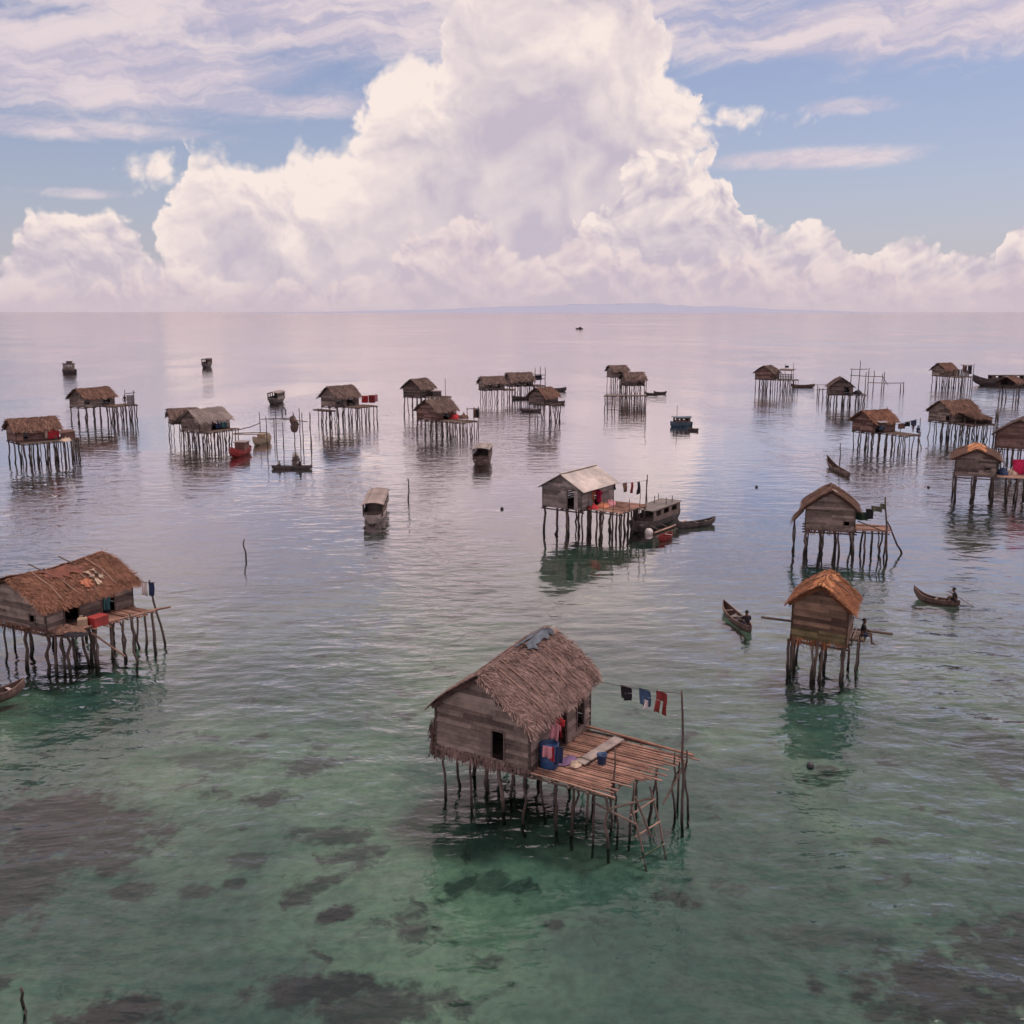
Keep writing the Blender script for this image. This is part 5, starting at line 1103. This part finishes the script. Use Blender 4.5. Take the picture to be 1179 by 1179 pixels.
    houseboat('covered boat with short brown roof straight behind the ribbed one', G(555.5,533), math.radians(180-4), 6.2, 2.15, 0.75, (-0.40,0.33), 1.15, 'hull_brown', 'plank_grey', 0.2, 0.1, seed=12, bowm='hull_pale', cabm='plank_dark')
    houseboat('boxy covered boat beyond the bare stick jetty', G(318,464), math.radians(176), 6.5, 2.3, 0.8, (-0.42,0.34), 1.3, 'hull_dark', 'roof_grey', 0.2, 0.1, seed=13, cabm='plank_grey')
    ob = houseboat('far covered boat with dark canopies at upper left', G(80,430), math.radians(100), 4.0, 2.0, 1.1, (-0.35,0.36), 1.7, 'hull_dark', 'hull_dark', 0.3, 0.2, seed=14); mb = MB(); mb.box((0,-0.2,3.2),(1.5,1.4,0.9),0.3); mb.build('wheelhouse',M['plank_dark'],ob)
    houseboat('tiniest covered boat, seen end on at the upper left centre', G(238,423), math.radians(180), 7.0, 2.3, 1.1, (-0.42,0.3), 1.6, 'hull_dark', 'hull_dark', 0.3, 0.2, seed=15, cabm='plank_dark')
    bb = houseboat('blue grey covered boat with thin mast in the middle of the bay', G(784,491), math.radians(100), 3.6, 1.5, 0.7, (-0.36,0.30), 0.75, 'paint_blue', 'paint_blue', 0.25, 0.1, seed=16, cabm='plank_dark'); mb = MB(); mb.tube([(0,0.7,0.5),(0.02,0.72,3.4)],0.04,5,0.3); mb.build('mast',M['pole'],bb)
    canoe('dark dinghy tied right behind the blue grey covered boat', G(798,496), math.radians(65), 1.7, 0.75, 0.35, 0.25, 0.1, 'hull_dark', 2, 'dinghy', 'dinghy')
    rb = canoe('red boat with pale rim moored at the tan roofed hut', G(277,524), math.radians(172), 6.0, 2.1, 0.75, 0.7, 0.2, 'paint_red', 3, 'boat', 'red_boat', None, 'hull_pale'); mb = MB(); mb.box((0,-0.6,1.2),(1.3,1.6,0.9),0.4); mb.build('cabin',M['plank_red'],rb); mb = MB(); mb.box((0,-0.6,1.68),(1.6,1.9,0.08),0.6); mb.build('cabin_roof',M['roof_grey'],rb)
    yb = canoe('beige boat moored under the stick jetty', G(302,511), math.radians(165), 4.6, 1.8, 0.8, 0.5, 0.2, 'paint_beige', 2, 'boat', 'beige_boat', None, 'plank_grey'); mb = MB(); mb.box((0,-0.5,1.05),(1.2,1.5,0.7),0.5); mb.build('cabin',M['paint_beige'],yb)
    tb = canoe('speck of a boat near the horizon', G(667,379), math.radians(80), 8.0, 2.0, 1.0, 0.8, 0.3, 'hull_dark', 2, 'boat', 'distant_boat', None); mb = MB(); mb.box((0,-0.8,1.6),(1.4,2.4,1.4),0.3); mb.build('cabin',M['hull_dark'],tb)
    # canoes with people
    c1a, c1b = G(833,703), G(864,729); a1_ = math.atan2(c1a[1]-c1b[1], c1a[0]-c1b[0]) - math.pi/2; L1 = math.dist(c1a, c1b)
    canoe('brown canoe with one paddler left of the orange roofed hut', ((c1a[0]+c1b[0])/2,(c1a[1]+c1b[1])/2), a1_, L1*1.05, 0.85, 0.34, 0.35, 0.1, 'hull_brown')
    def along(p0, p1, k): return (p0[0]+(p1[0]-p0[0])*k, p0[1]+(p1[1]-p0[1])*k)
    q = along(c1a,c1b,0.88); person('dark figure seated at the near end of the canoe left of the orange hut',(q[0],q[1],0.22),a1_,'black','navy','sit')
    q = along(c1a,c1b,0.45); heap('catch','pale net heap inside the canoe left of the orange hut','net',(q[0],q[1],0.06),0.36,0.3,'grey',94)
    c2a, c2b = G(1051,689), G(1105,698); a2_ = math.atan2(c2a[1]-c2b[1], c2a[0]-c2b[0]) - math.pi/2; L2 = math.dist(c2a, c2b)
    canoe('slim dark canoe with raised prow paddled right of the orange roofed hut', ((c2a[0]+c2b[0])/2,(c2a[1]+c2b[1])/2), a2_, L2, 0.72, 0.28, 0.62, 0.1, 'hull_brown')
    q = along(c2a,c2b,0.91); person('figure paddling from the stern of the slim dark canoe',(q[0],q[1],0.20),a2_,'black','black','sit',{-1:(-0.30,0.30,0.42),1:(-0.05,0.42,0.62)})
    pt_ = thing('paddle','thin paddle trailing behind the slim dark canoe','paddle',(q[0],q[1],0)); mb = MB(); w0 = Vector((q[0],q[1],0.75))-Vector((q[0],q[1],0)); pq = G(1121,698.5); w1 = Vector((pq[0]-q[0], pq[1]-q[1], 0.02)); mb.tube([w0+Vector((-0.2,0.1,0)),w1*0.72+Vector((0,0,0.16))],0.022,6,0.5); mb.build('shaft',M['pole'],pt_); mb = MB(); mb.bar(w1*0.70+Vector((0,0,0.17)),w1,0.15,0.02,0.5); mb.build('blade',M['pole'],pt_)
    c3 = G(336,540); canoe('long flat canoe carrying two people in front of the stick jetty', c3, math.radians(-90), 4.7, 0.7, 0.36, 0.12, 0.1, 'hull_dark')
    q = G(346.5,540); person('taller seated figure at the right end of the two person canoe',(q[0],q[1],0.28),math.radians(90),'black','black','sit'); q = G(323,540); person('smaller seated figure at the left end of the two person canoe',(q[0],q[1],0.24),math.radians(90),'brown','black','sit',None,0.8)
    c4a, c4b = G(952,536), G(978,550); a4 = math.atan2(c4a[1]-c4b[1], c4a[0]-c4b[0]) - math.pi/2
    canoe('brown canoe with high blunt prow and an upright pole', ((c4a[0]+c4b[0])/2,(c4a[1]+c4b[1])/2), a4, math.dist(c4a,c4b)*1.05, 0.95, 0.4, 0.9, 0.15, 'hull_brown')
    stake('upright pole beside the brown canoe with the high prow', G(966.5,541), (37.97, 115.38, 3.15), 0.07, 'mooring_pole', 0.04, 22)
    canoe('pale rimmed canoe prow poking in at the left edge', (G(-12,808)), math.radians(-40), 3.4, 0.9, 0.38, 0.35, 0.1, 'hull_brown', 2, rim='hull_pale')
    # lone poles and floats
    stake('crooked lone pole in open water right of the ribbed roof boat', G(471,577), (-10.02, 95.74, 2.22), 0.085, 'mooring_pole', 0.07, 23); stake('short lone pole in open water left of the ribbed roof boat', G(282,643), (-19.86, 72.66, 1.46), 0.075, 'mooring_pole', 0.05, 24)
    stake('short wooden stump in the bottom left corner', G(27,1158), (-12.94, 23.51, 0.55), 0.055, 'stump', 0.02, 25)
    for x_, y_, l_ in ((871,561,'dark float left of the brown gabled hut'),(1069,561.5,'dark float in the gap left of the orange ridged hut'),(578,586,'dark float left of the tin roofed hut'),(933,883,'dark float in front of the orange roofed hut')): buoy(l_, G(x_,y_))
    return H
build_settings(); build_camera(); build_sky(); build_sun(); make_materials(); build_sea(); build_village()
